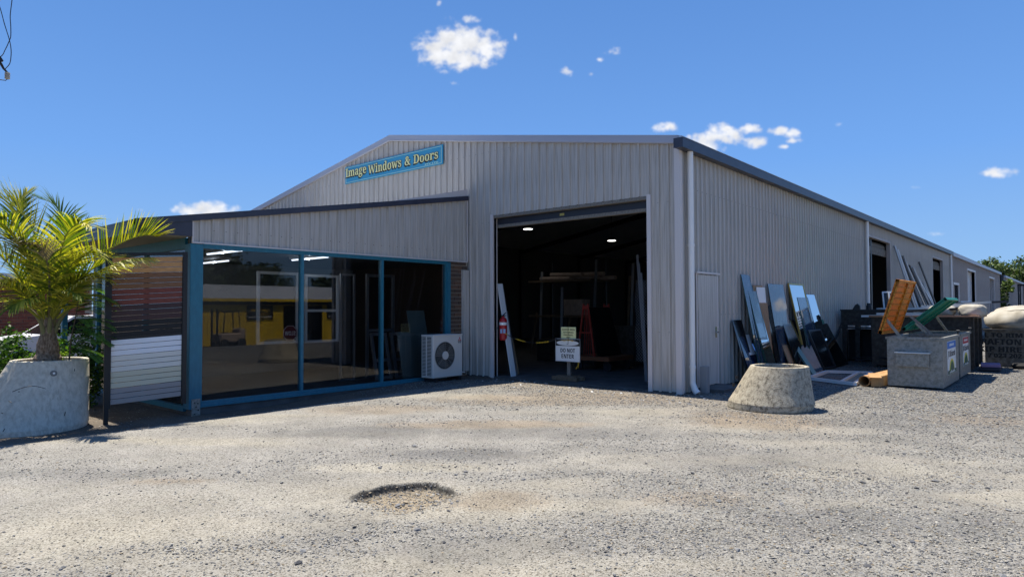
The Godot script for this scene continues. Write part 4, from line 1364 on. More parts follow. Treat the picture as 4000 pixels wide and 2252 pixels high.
	mb.prism(PackedVector2Array([Vector2(0, 0), Vector2(0.16, 0), Vector2(0.02, 0.16), Vector2(0, 0.16)]), Transform3D(Basis(Vector3(0, 0, -1), Vector3.UP, Vector3(1, 0, 0)), Vector3(-10.28, 0.45, -9.96)), 0.1)
	part("hood", mb, mats["grey_plastic"], p)

func make_door_signs():
	var z := -10.95
	var t := thing("do_not_enter_sign", "white DO NOT ENTER sign on timber post and base in the doorway", "sign", Vector3(-7.95, 0.01, z))
	var mb := MB.new()
	mb.cbox(Vector3(-7.96, 0.06, -10.88), Vector3(0.62, 0.085, 0.09), 0.006)
	mb.cbox(Vector3(-7.93, 0.06, -11.06), Vector3(0.62, 0.085, 0.09), 0.006)
	mb.cbox(Vector3(-7.94, 0.11, -10.97), Vector3(0.42, 0.02, 0.26), 0.004)
	part("base_block", mb, mats["timber"], t)
	mb = MB.new()
	mb.cbox(Vector3(-7.935, 0.57, z - 0.045), Vector3(0.075, 0.94, 0.045), 0.004)
	part("post", mb, mats["grey_timber"], t)
	var x0 := -8.235
	var w := 0.615
	mb = MB.new()
	mb.cbox(Vector3(x0 + w * 0.5, 0.63, z), Vector3(w, 0.46, 0.022), 0.008)
	var bd := part("board", mb, mats["white_paint"], t)
	mb = MB.new()
	mb.bx(x0 + 0.012, x0 + w - 0.012, 0.715, 0.845, z + 0.0115, z + 0.014)
	part("header_panel", mb, mats["black"], bd)
	mb = MB.new()
	var el := PackedVector2Array()
	for k in 28: el.append(Vector2(cos(TAU * k / 28.0) * 0.275, sin(TAU * k / 28.0) * 0.052))
	mb.prism(el, Transform3D(Basis(), Vector3(x0 + w * 0.5, 0.775, z + 0.014)), 0.003)
	part("header_oval", mb, mats["white_paint"], bd)
	mb = MB.new()
	for b in [[x0, x0 + w, 0.853, 0.866], [x0, x0 + w, 0.394, 0.402], [x0 - 0.002, x0 + 0.008, 0.4, 0.86], [x0 + w - 0.008, x0 + w + 0.002, 0.4, 0.86]]: mb.bx(b[0], b[1], b[2], b[3], z + 0.0, z + 0.017)
	part("board_frame", mb, mats["alu"], bd)
	lettering("letters", "DO NOT", Vector3(x0 + w * 0.5, 0.623, z + 0.012), Vector3.RIGHT, Vector3.UP, 0.36, 0.082, 0.003, mats["black"], bd)
	lettering("letters", "ENTER", Vector3(x0 + w * 0.5, 0.507, z + 0.012), Vector3.RIGHT, Vector3.UP, 0.31, 0.082, 0.003, mats["black"], bd)
	var c := thing("closed_area_sign", "cream CLOSED AREA sign fixed behind the top of the white sign", "sign", Vector3(-7.93, 0.9, z - 0.02))
	mb = MB.new()
	mb.cbox(Vector3(-7.925, 0.98, z - 0.015), Vector3(0.37, 0.235, 0.008), 0.003)
	part("board", mb, mats["cream_sign"], c)
	var k := 0
	for l in [["CLOSED AREA", 0.315, 1.045, 0.038], ["AUTHORIZED", 0.255, 0.988, 0.032], ["PERSONNEL", 0.235, 0.936, 0.032], ["ONLY", 0.1, 0.889, 0.03]]:
		lettering("letters", l[0], Vector3(-7.925, l[2], z - 0.011), Vector3.RIGHT, Vector3.UP, l[1], l[3], 0.002, mats["black"], c)
		k += 1
	mb = MB.new()
	var wire: Array = []
	for j in 9: wire.append(Vector3(-7.91 + 0.003 * sin(j * 2.0), 1.1 - j * 0.035, z + 0.02))
	wire.append(Vector3(-7.905, 0.76, z + 0.025)); wire.append(Vector3(-7.92, 0.745, z + 0.03)); wire.append(Vector3(-7.935, 0.76, z + 0.03))
	mb.tube(wire, 0.004, -1, 6)
	part("wire_hook", mb, mats["black"], c)
	# chain: yellow and black links hung from the jamb to the sign
	var ch := thing("barrier_chain", "yellow and black plastic chain hanging between door jamb and sign", "chain", Vector3(-9.0, 0.75, -10.85))
	var p0 := Vector3(-9.68, 1.07, -10.72)
	var p1 := Vector3(-8.22, 0.84, z + 0.02)
	var n := 44
	for j in n:
		var f := (j + 0.5) / n
		var p := p0.lerp(p1, f) + Vector3(0, -0.17 * 4.0 * f * (1.0 - f) * 1.05, 0)
		var f2 := f + 0.01
		var q := p0.lerp(p1, f2) + Vector3(0, -0.17 * 4.0 * f2 * (1.0 - f2) * 1.05, 0)
		var yellow := (j > 2 and j < 9) or (j > 14 and j < 22) or (j > 29 and j < 39)
		link(ch, p, (q - p).normalized(), j % 2 == 0, mats["yellow_plastic"] if yellow else mats["black"])
	for j in 12:
		var p := Vector3(-8.2 + j * 0.05, 0.84 + 0.006 * sin(j * 1.3) - 0.012 * sin(PI * j / 11.0), z + 0.03)
		link(ch, p, Vector3.RIGHT, j % 2 == 0, mats["yellow_plastic"] if j > 2 and j < 9 else mats["black"])
	for j in 4: link(ch, Vector3(-7.66 - 0.02 * j * (j - 1.0) * 0.4, 0.37 - 0.03 * j, z + 0.02), Vector3(-0.2 * j, -1, 0).normalized(), j % 2 == 0, mats["yellow_plastic"])

func link(parent: Node, p: Vector3, along: Vector3, flat: bool, m: Material):
	var side := along.cross(Vector3.UP if not flat else Vector3.BACK)
	if side.length() < 0.1: side = along.cross(Vector3.RIGHT)
	side = side.normalized()
	var pts: Array = []
	for k in 11: pts.append(p + along * cos(TAU * k / 10.0) * 0.024 + side * sin(TAU * k / 10.0) * 0.012)
	var mb := MB.new()
	mb.tube(pts, 0.0042, -1, 5, false)
	part("chain_link", mb, m, parent)

func make_extinguisher():
	var p := Vector3(-9.53, 0.79, -10.78)
	var t := thing("fire_extinguisher", "red fire extinguisher with white band hung inside the left door jamb", "fire extinguisher", p)
	var mb := MB.new()
	mb.lathe(p, [Vector2(0.0, 0.0), Vector2(0.07, 0.0), Vector2(0.083, 0.012), Vector2(0.085, 0.03), Vector2(0.085, 0.41), Vector2(0.08, 0.44), Vector2(0.06, 0.475), Vector2(0.03, 0.495), Vector2(0.028, 0.52)], 24)
	part("cylinder", mb, mats["red"], t)
	mb = MB.new()
	mb.lathe(p, [Vector2(0.086, 0.33), Vector2(0.0865, 0.331), Vector2(0.0865, 0.389), Vector2(0.086, 0.39)], 24)
	part("white_band", mb, mats["white_paint"], t)
	mb = MB.new()
	for a in [0.2, 1.0]: mb.box(p + Vector3(sin(a) * 0.084, 0.2, cos(a) * 0.084), Vector3(0.05, 0.09, 0.006), Basis(Vector3.UP, a))
	part("instruction_label", mb, mat("label_blue", rgb(150, 180, 210), 0.5), t)
	mb = MB.new()
	mb.bar(p + Vector3(-0.02, 0.53, 0), p + Vector3(0.1, 0.6, 0.02), 0.018, 0.012)
	mb.bar(p + Vector3(-0.02, 0.52, 0), p + Vector3(0.1, 0.54, 0.02), 0.018, 0.012)
	mb.box(p + Vector3(0, 0.525, 0), Vector3(0.04, 0.04, 0.04))
	part("handle", mb, mats["black"], t)
	mb = MB.new()
	mb.tube([p + Vector3(0.02, 0.52, 0.02), p + Vector3(-0.06, 0.56, 0.05), p + Vector3(-0.1, 0.48, 0.05), p + Vector3(-0.095, 0.25, 0.04)], 0.01, -1, 6)
	part("hose", mb, mats["black"], t)
	mb = MB.new()
	mb.bx(-9.66, -9.6, 0.9, 1.2, -10.76, -10.8)
	part("wall_bracket", mb, mats["steel_dark"], t)

func make_shed_inside():
	# boards leaning at the left jamb
	var bs := Basis(Vector3(1, 0, 0), Vector3(0, 1, 0), Vector3(0, 0, 1))
	for k in 3:
		var foot := Vector3(-9.3 - k * 0.1, 0.02, -10.77 - k * 0.03)
		var head := Vector3(-9.69, 2.02 - k * 0.6, -10.77 - k * 0.03)
		var v := (head - foot).normalized()
		var mb := MB.new()
		mb.box((foot + head) * 0.5 + Vector3(0, 0, -0.08 - 0.14 * k), Vector3(0.02, foot.distance_to(head), 0.16), Basis(v.cross(Vector3(0, 0, 1)).normalized(), v, Vector3(0, 0, 1)))
		single("leaning_board", mb, [mats["white_alu"], mats["alu"], mats["mdf"]][k], ["tall pale panel leaning on the left door jamb", "shorter grey panel behind the tall pale panel", "lowest brown board leaning at the left jamb"][k], "panel", foot, "panels leaning inside the doorway")
	# a-frame glass trolley
	var o := Vector3(-9.0, 0.0, -13.5)
	var t := thing("glass_trolley", "red steel A-frame glass trolley with timber deck inside shed", "trolley", o)
	var mb := MB.new()
	mb.cbox(o + Vector3(0.25, 0.3, 0), Vector3(1.05, 0.1, 1.1), 0.006)
	part("deck", mb, mat("orange_deck", rgb(120, 70, 40), 0.7), t)
	for zz in [0.45, -0.45]:
		for sg in [-1.0, 1.0]:
			mb = MB.new()
			mb.bar(o + Vector3(0.08 + sg * 0.24, 0.35, zz), o + Vector3(0.08 + sg * 0.06, 1.58, zz), 0.035, 0.035)
			part("upright", mb, mats["red_steel"], t)
		mb = MB.new()
		mb.bar(o + Vector3(0.08 - 0.15, 0.9, zz), o + Vector3(0.08 + 0.15, 0.9, zz), 0.03, 0.03)
		mb.bar(o + Vector3(0.08 - 0.07, 1.5, zz), o + Vector3(0.08 + 0.07, 1.5, zz), 0.03, 0.08)
		part("cross_bar", mb, mats["red_steel"], t)
	mb = MB.new()
	for k in 5: mb.bar(o + Vector3(0.08 + (k - 2) * 0.05, 0.36, 0.4 - k * 0.02), o + Vector3(0.08 + (k - 2) * 0.02, 1.5, 0.4 - k * 0.02), 0.012, 0.012)
	part("bars", mb, mats["red_steel"], t)
	for sx in [-0.15, 0.65]:
		for sz in [-0.42, 0.42]:
			mb = MB.new()
			mb.tube([o + Vector3(sx, 0.12, sz - 0.02), o + Vector3(sx, 0.12, sz + 0.02)], 0.11, -1, 18)
			part("castor", mb, mats["rubber"], t)
	for k in 3:
		var f := o + Vector3(0.4 + k * 0.05, 0.36, 0)
		var hd := o + Vector3(0.17 + k * 0.035, 1.5 - k * 0.12, 0)
		var v := (hd - f).normalized()
		mb = MB.new()
		mb.box((f + hd) * 0.5, Vector3(0.008, f.distance_to(hd), 0.9), Basis(v.cross(Vector3(0, 0, 1)).normalized(), v, Vector3(0, 0, 1)))
		single("stacked_glass", mb, mats["dark_panel"], ["glass sheet nearest the trolley's red frame", "middle glass sheet on the red trolley", "outermost glass sheet on the red trolley"][k], "glass sheet", f, "glass on the trolley")
	# cantilever rack with cardboard tubes
	var r := Vector3(-12.2, 0.0, -17.0)
	var rk := thing("storage_rack", "dark steel rack carrying long tubes deep inside the shed", "rack", r)
	for x in [-1.2, 0.9]:
		mb = MB.new()
		mb.bx(r.x + x, r.x + x + 0.08, 0.0, 3.0, r.z - 0.6, r.z - 0.52)
		part("upright", mb, mats["steel_dark"], rk)
	for y in [1.2, 2.3]:
		mb = MB.new()
		mb.bx(r.x - 1.3, r.x + 1.1, y, y + 0.06, r.z - 0.6, r.z + 0.5)
		part("shelf", mb, mats["timber"], rk)
	for k in 5:
		var p := r + Vector3(-0.95 + k * 0.34, 2.42 + 0.12 * (k % 2), 0.3 - k * 0.1)
		mb = MB.new()
		mb.tube([p, p + Vector3(1.25, -0.03, 0.1)], 0.065, -1, 14)
		single("cardboard_tube", mb, mats["carton_grey"], ["leftmost long tube on the dark rack", "second long tube on the dark rack", "middle long tube on the dark rack", "fourth long tube on the dark rack", "rightmost long tube on the dark rack"][k], "tube", p, "tubes on the storage rack")
	mb = MB.new()
	mb.bx(-12.1, -11.4, 1.27, 1.75, -16.9, -16.5)
	single("grey_carton", mb, mats["carton_grey"], "grey carton on the lower shelf of the dark rack", "box", Vector3(-11.75, 1.27, -16.7))
	# lengths standing in the right corner
	rng.seed = 31
	for k in 9:
		var x := -6.15 - 0.1 * k + rng.randf_range(-0.03, 0.03)
		var z := -11.9 - rng.randf_range(0.0, 0.5)
		var h := 3.3 - 0.1 * k if k < 4 else 2.2 + 0.2 * (k % 3)
		mb = MB.new()
		mb.bar(Vector3(x + 0.06 + 0.02 * k, 0.02, z + 0.25), Vector3(x - 0.02 * k, h, z - 0.1), 0.04, 0.02 + 0.01 * (k % 3))
		single("metal_length", mb, mat("dull_alu", rgb(120, 122, 126), 0.6), "%s metal length from the right jamb, standing inside the doorway" % ["first", "second", "third", "fourth", "fifth", "sixth", "seventh", "eighth", "ninth"][k], "metal bar", Vector3(x, 0, z), "lengths standing inside the doorway")
	# posts and lengths standing farther in
	for k in 10:
		var p := Vector3(-13.6 + 0.55 * k + rng.randf_range(-0.2, 0.2), 0.02, -15.2 - rng.randf_range(0.0, 2.5))
		mb = MB.new()
		mb.bar(p, p + Vector3(rng.randf_range(-0.15, 0.1), rng.randf_range(1.0, 2.9), -0.25), 0.07, 0.05)
		single("standing_post", mb, [mats["timber"], mat("dull_alu"), mats["grey_plastic"]][k % 3], "%s upright length from the left in the dark back of the shed" % ["first", "second", "third", "fourth", "fifth", "sixth", "seventh", "eighth", "ninth", "tenth"][k], "post", p, "lengths at the back of the shed")
	for k in 3:
		var p := Vector3(-11.2 + k * 1.1, 0.02, -14.9)
		mb = MB.new()
		mb.cbox(p + Vector3(0, 0.3 + 0.1 * k, 0), Vector3(0.9, 0.6 + 0.2 * k, 0.6), 0.01)
		single("work_crate", mb, mats["skip_paint"], ["low dark crate left of the sign, inside", "middle dark crate inside, behind the sign", "tall dark crate inside, right of the trolley"][k], "crate", p, "crates inside the shed")
	# strip of chain mesh
	var cm := thing("chain_mesh_strip", "hanging strip of diamond chain mesh inside the right door jamb", "mesh", Vector3(-6.6, 0.4, -11.6))
	mb = MB.new()
	for k in 26:
		for j in 4:
			var p := Vector3(-6.74 + j * 0.06 + 0.02 * sin(k * 0.6), 0.42 + k * 0.062, -11.6)
			mb.tube([p, p + Vector3(0.03, 0.031, 0.004), p + Vector3(0, 0.062, 0)], 0.0025, -1, 4, false)
			mb.tube([p + Vector3(0.06, 0, 0), p + Vector3(0.03, 0.031, -0.004), p + Vector3(0.06, 0.062, 0)], 0.0025, -1, 4, false)
	part("mesh", mb, mats["alu"], cm)
	# a small high window in the far wall of the shed, with mesh, seen as a blue patch
	for l in [[Vector3(-13.1, 3.95, -16.0), "lit round high bay lamp hanging on the left under the roof"], [Vector3(-12.55, 3.85, -20.0), "lit round high bay lamp farther back on the right"]]:
		var lp := thing("high_bay_lamp", l[1], "lamp", l[0], "high bay lamps")
		mb = MB.new()
		mb.lathe(l[0], [Vector2(0.0, -0.001), Vector2(0.14, -0.001), Vector2(0.142, 0.01), Vector2(0.0, 0.012)], 24)
		var g := mat("lamp_glow", rgb(255, 255, 250), 0.4)
		g.emission_enabled = true
		g.emission = rgb(255, 253, 245)
		g.emission_energy_multiplier = 3.0
		part("diffuser", mb, g, lp)
		mb = MB.new()
		mb.lathe(l[0], [Vector2(0.145, 0.012), Vector2(0.17, 0.015), Vector2(0.16, 0.06), Vector2(0.08, 0.12), Vector2(0.03, 0.14), Vector2(0.0, 0.14)], 24)
		part("housing", mb, mats["steel_dark"], lp)
		mb = MB.new()
		mb.tube([l[0] + Vector3(0, 0.13, 0), l[0] + Vector3(0, gable_y(l[0].x) - l[0].y, 0)], 0.006, -1, 5)
		part("hanger", mb, mats["steel_dark"], lp)
		var om := SpotLight3D.new()
		om.name = "lamp_light"
		om.light_energy = 0.12
		om.spot_range = 20.0
		om.spot_angle = 60.0
		om.spot_attenuation = 2.0
		om.light_size = 0.12
		om.shadow_enabled = true
		lp.add_child(om)
		om.position = Vector3(0, -0.03, 0)
		om.rotation_degrees = Vector3(-90, 0, 0)
	# roof beams
	for z in [-15.0, -20.0, -25.0, -30.0, -35.0]:
		var fr := thing("roof_truss", "dark steel portal frame spanning the shed, %s from the doorway" % ["first", "second", "third", "fourth", "fifth"][int((-z - 15.0) / 5.0)], "frame", Vector3(RX, 0, z), "portal frames inside the shed")
		for sg in [-1.0, 1.0]:
			mb = MB.new()
			mb.bar(Vector3(RX, APEX - 0.2, z), Vector3(RX + sg * 7.7, EAVE - 0.2, z), 0.1, 0.2)
			part("rafter", mb, mats["steel_dark"], fr)
			mb = MB.new()
			mb.bx(RX + sg * 7.72 - 0.06, RX + sg * 7.72 + 0.06, 0.0, EAVE - 0.1, z - 0.08, z + 0.08)
			part("column", mb, mats["steel_dark"], fr)

# ---------------------------------------------------------------- things leaning on the side wall
# a sheet leaning on the wall: z0..z1 along it, its top at height h on the wall, its foot 'out' from it
func leaner(called: String, label: String, cat: String, z0: float, z1: float, h: float, out: float, thick: float, m: Material, x_off := 0.0, slide := 0.0, edge: Material = null, group := "sheets leaning on the side wall"):
	var head := Vector3(XR + 0.03 + x_off, h, 0)
	var foot := Vector3(XR + 0.03 + x_off + out, 0.0, 0)
	var v := (head - foot)
	var long := v.length()
	v /= long
	var zc := (z0 + z1) * 0.5
	var t := thing(called, label, cat, foot + Vector3(0, 0, zc), group)
	# slide moves the foot along the wall, so that the sheet stands a little askew
	var f := foot + Vector3(0, 0, zc + slide)
	var up := (head + Vector3(0, 0, zc) - f)
	var l2 := up.length()
	up /= l2
	var u := Vector3(0, 0, -1)
	u = (u - up * u.dot(up)).normalized()
	var n := u.cross(up)
	var mb := MB.new()
	mb.box((f + head + Vector3(0, 0, zc)) * 0.5 + n * thick * 0.5, Vector3(absf(z1 - z0), l2, thick), Basis(u, up, n))
	part("sheet", mb, m, t)
	if edge:
		for s in [-1.0, 1.0]:
			mb = MB.new()
			mb.box((f + head + Vector3(0, 0, zc)) * 0.5 + n * thick * 0.5 + u * s * (absf(z1 - z0) * 0.5 + 0.002), Vector3(0.003, l2, thick + 0.004), Basis(u, up, n))
			part("edge", mb, edge, t)
	return [t, f, up, u, n, l2]

func make_leaning():
	var bg: Material = mats["blue_glass"]
	var gg: Material = mats["green_glass"]
	var dk: Material = mats["dark_panel"]
	var ge: Material = mats["glass_edge"]
	leaner("glass_sheet", "low dark tinted sheet leaning nearest the side door", "glass sheet", -12.7, -13.17, 1.23, 0.33, 0.012, dk, 0.0, 0.0)
	leaner("glass_sheet", "small blue glass sheet in front of the low dark sheet", "glass sheet", -12.78, -13.05, 1.12, 0.36, 0.01, bg, 0.02, 0.0)
	leaner("white_board", "small white board leaning low beside the side door", "board", -12.92, -13.4, 0.93, 0.31, 0.01, mats["white_paint"], 0.06, 0.0)
	leaner("glass_sheet", "blue mirror sheet lowest of the pile near the side door", "glass sheet", -13.06, -13.5, 0.74, 0.33, 0.01, mat("blue_mirror", rgb(70, 110, 160), 0.05, 0.9), 0.1, 0.0)
	leaner("glass_sheet", "tallest narrow green edged glass strip leaning on the wall", "glass sheet", -13.18, -13.62, 2.15, 0.4, 0.012, bg, 0.0, 0.0, ge)
	leaner("glass_sheet", "second narrow glass strip, in front of the tallest one", "glass sheet", -13.3, -13.7, 1.91, 0.4, 0.012, bg, 0.03, 0.0, ge)
	leaner("glass_sheet", "third narrow glass strip, shorter than the two behind it", "glass sheet", -13.4, -13.84, 1.82, 0.4, 0.012, gg, 0.06, 0.0, ge)
	leaner("glass_sheet", "front narrow mirror strip of the tall stack", "glass sheet", -13.46, -13.9, 1.56, 0.4, 0.012, mats["mirror"], 0.09, 0.0, ge)
	leaner("mdf_board", "tall brown board leaning behind the white one", "board", -13.8, -14.34, 1.95, 0.12, 0.018, mats["mdf"], 0.0, 0.0)
	leaner("white_board", "tall white board leaning in front of a brown board", "board", -13.92, -14.4, 1.91, 0.14, 0.018, mats["white_paint"], 0.03, 0.0)
	leaner("mdf_board", "shorter brown board covering the white board's lower part", "board", -13.97, -14.45, 1.58, 0.15, 0.018, mats["mdf"], 0.06, 0.0)
	leaner("dark_sheet", "narrow black sheet right of the brown boards", "panel", -14.45, -14.9, 1.52, 0.3, 0.02, dk, 0.0, 0.0)
	leaner("glass_sheet", "wide pale blue glass sheet through which the ribs show", "glass sheet", -14.68, -15.68, 2.0, 0.3, 0.01, bg, 0.0, 0.0, mats["black"])
	leaner("dark_sheet", "black panel with a brown lower sheet before the wide blue glass", "panel", -14.95, -15.5, 0.95, 0.35, 0.02, mats["mdf"], 0.08, 0.0)
	leaner("dark_sheet", "dark brown panel in front of the wide blue glass", "panel", -15.22, -16.06, 1.18, 0.38, 0.02, dk, 0.1, 0.0)
	var yl = leaner("dark_sheet", "black sheet with a yellow sticker, left of the gold mirror", "panel", -15.9, -16.6, 0.98, 0.38, 0.02, mats["black"], 0.06, 0.0)
	var mb := MB.new()
	mb.box(yl[1] + yl[2] * 0.8 + yl[4] * 0.024 + yl[3] * 0.02, Vector3(0.1, 0.2, 0.004), Basis(yl[3], yl[2], yl[4]))
	part("sticker", mb, mat("sticker_yellow", rgb(220, 210, 40), 0.6), yl[0])
	# gold framed mirror
	var g = leaner("framed_mirror", "tall mirror in a thin gold frame leaning on the wall", "mirror", -16.02, -17.08, 2.03, 0.42, 0.02, mats["mirror"], 0.0, 0.0)
	var fr := MB.new()
	for s in [-1.0, 1.0]: fr.box(g[1] + g[2] * g[5] * 0.5 + g[3] * s * 0.53 + g[4] * 0.012, Vector3(0.04, g[5] + 0.04, 0.035), Basis(g[3], g[2], g[4]))
	for y in [0.0, 1.0]: fr.box(g[1] + g[2] * g[5] * y + g[4] * 0.012, Vector3(1.02, 0.04, 0.034), Basis(g[3], g[2], g[4]))
	part("gold_frame", fr, mats["gold"], g[0])
	leaner("glass_sheet", "clear sheet standing before the gold framed mirror", "glass sheet", -16.4, -17.2, 1.72, 0.38, 0.01, bg, 0.08, 0.0, ge)
	var m2 = leaner("mirror_sheet", "unframed mirror right of the gold framed one", "mirror", -17.35, -18.0, 1.8, 0.46, 0.012, mats["mirror"], 0.0, 0.0)
	leaner("green_board", "short green board across the unframed mirror", "board", -17.6, -18.5, 1.16, 0.4, 0.015, mat("green_board", rgb(24, 92, 62), 0.5), 0.06, 0.0)
	leaner("mirror_sheet", "big low dark mirror at the right end of the leaning sheets", "mirror", -17.55, -18.75, 1.05, 0.5, 0.012, mats["mirror"], 0.1, 0.0)
	# black frame
	var dn := Vector3(0, 0, -1)
	var up := Vector3(-0.38, 1, 0).normalized()
	up = (up - dn * up.dot(dn)).normalized()
	window_frame("black_frame", "black window frame leaning before the low dark mirror", "window", Vector3(-4.62, 0.02, -16.55), dn, up, 1.0, 0.98, 0.04, mats["steel_dark"], [], dk)
	# long cartons
	for k in 4:
		var f := Vector3(-4.4 - 0.02 * k, 0.03, -15.1 - k * 0.22)
		var h := Vector3(-5.0, 0.6 + 0.03 * (k % 2), -15.75 - k * 0.3)
		mb = MB.new()
		mb.bar(f, h, 0.1, 0.06)
		var t := thing("long_carton", ["green wrapped long packet leaning left of the cartons", "left long grey carton with dark tape", "middle long grey carton with dark tape", "right long grey carton with dark tape"][k], "carton", f, "long cartons leaning by the mirrors")
		part("carton", mb, mat("wrap_green", rgb(120, 150, 142), 0.6) if k == 0 else mats["carton_grey"], t)
		if k > 0:
			mb = MB.new()
			var d := (h - f)
			mb.bar(f + d * 0.9, f + d * 0.94, 0.114, 0.074)
			mb.bar(f + d * 0.03, f + d * 0.12, 0.114, 0.074)
			part("tape", mb, mats["steel_dark"], t)
	# white frame lying on the gravel
	var P := [Vector3(-4.29, 0.03, -14.29), Vector3(-4.4, 0.03, -16.05), Vector3(-3.56, 0.03, -16.3), Vector3(-3.29, 0.03, -13.75)]
	var wf := thing("window_frame", "white window frame lying flat on the gravel", "window frame", P[0])
	for k in 4:
		mb = MB.new()
		mb.bar(P[k], P[(k + 1) % 4], 0.07, 0.06)
		part("rail", mb, mats["white_alu"], wf)
	mb = MB.new()
	mb.bar(P[0].lerp(P[3], 0.72), P[1].lerp(P[2], 0.72), 0.06, 0.05)
	part("mullion", mb, mats["white_alu"], wf)
	mb = MB.new()
	mb.quad(P[0].lerp(P[3], 0.75) + Vector3(0, -0.01, 0), P[3] + Vector3(0, -0.01, 0), P[2] + Vector3(0, -0.01, 0), P[1].lerp(P[2], 0.75) + Vector3(0, -0.01, 0))
	part("flyscreen", mb, mat("flywire", rgb(120, 124, 116), 0.8), wf)
	# cardboard roll and box
	mb = MB.new()
	var a := Vector3(-3.12, 0.1, -13.72)
	var b := Vector3(-3.02, 0.1, -15.3)
	mb.tube([a, b], 0.1, -1, 22, false)
	mb.tube([a, b], 0.088, -1, 22, false)
	for k in 22:
		var q0 := TAU * k / 22.0
		var q1 := TAU * (k + 1) / 22.0
		mb.quad(a + Vector3(cos(q0), sin(q0), 0) * 0.088, a + Vector3(cos(q0), sin(q0), 0) * 0.1, a + Vector3(cos(q1), sin(q1), 0) * 0.1, a + Vector3(cos(q1), sin(q1), 0) * 0.088)
	single("cardboard_roll", mb, mats["cardboard"], "open ended brown cardboard roll lying beside the metal bin", "cardboard", a)
	mb = MB.new()
	mb.cbox(Vector3(-2.9, 0.1, -14.5), Vector3(0.16, 0.2, 1.5), 0.01, Basis(Vector3.UP, -0.05))
	mb.box(Vector3(-2.95, 0.21, -13.78), Vector3(0.2, 0.008, 0.25), Basis(Vector3.UP, 0.3) * Basis(Vector3.RIGHT, 0.25))
	single("cardboard_box", mb, mats["cardboard"], "long flattened cardboard box between roll and metal bin", "cardboard", Vector3(-2.9, 0, -14.5))

# ---------------------------------------------------------------- bins and skips
func open_box(mb: MB, x0: float, x1: float, y0: float, y1: float, z0: float, z1: float, w := 0.02):
	mb.bx(x0, x0 + w, y0, y1, z0, z1); mb.bx(x1 - w, x1, y0, y1, z0, z1)
	mb.bx(x0 + w, x1 - w, y0, y1, z0, z0 - w); mb.bx(x0 + w, x1 - w, y0, y1, z1 + w, z1)
	mb.bx(x0 + w, x1 - w, y0, y0 + w, z0 - w, z1 + w)

func lid(t: Node, m: Material, hinge: Vector3, u: Vector3, v: Vector3, wide: float, long: float, ribs: bool):
	var n := u.cross(v).normalized()
	var b := Basis(u, v, n)
	var mb := MB.new()
	mb.box(hinge + u * wide * 0.5 + v * long * 0.5, Vector3(wide, long, 0.012), b)
	var o := part("lid", mb, m, t)
	mb = MB.new()
	for s in [0.012, wide - 0.012]: mb.box(hinge + u * s + v * long * 0.5, Vector3(0.024, long, 0.07), b)
	mb.box(hinge + u * wide * 0.5 + v * (long - 0.02), Vector3(wide, 0.04, 0.06), b)
	mb.box(hinge + u * wide * 0.5 + v * 0.03, Vector3(wide, 0.06, 0.06), b)
	part("lid_rim", mb, m, o)
	mb = MB.new()
	mb.box(hinge + u * wide * 0.55 + v * long * 0.5 + n * 0.024, Vector3(0.09, long - 0.1, 0.04), b)
	mb.box(hinge + u * wide * 0.55 + v * long * 0.5 - n * 0.024, Vector3(0.09, long - 0.1, 0.04), b)
	if not ribs:
		for s in [0.2, 0.38, 0.75]: mb.tube([hinge + u * wide * s + v * 0.08 - n * 0.02, hinge + u * wide * s + v * (long - 0.04) - n * 0.02], 0.03, -1, 10)
	part("lid_spine", mb, m, o)
	if ribs:
		for k in 8:
			for s in [[0.04, 0.46], [0.64, 0.94]]:
				mb = MB.new()
				mb.box(hinge + u * wide * (s[0] + s[1]) * 0.5 + v * (0.12 + k * 0.115) + n * 0.02, Vector3(wide * (s[1] - s[0]), 0.018, 0.035), b)
				part("lid_rib", mb, m, o)

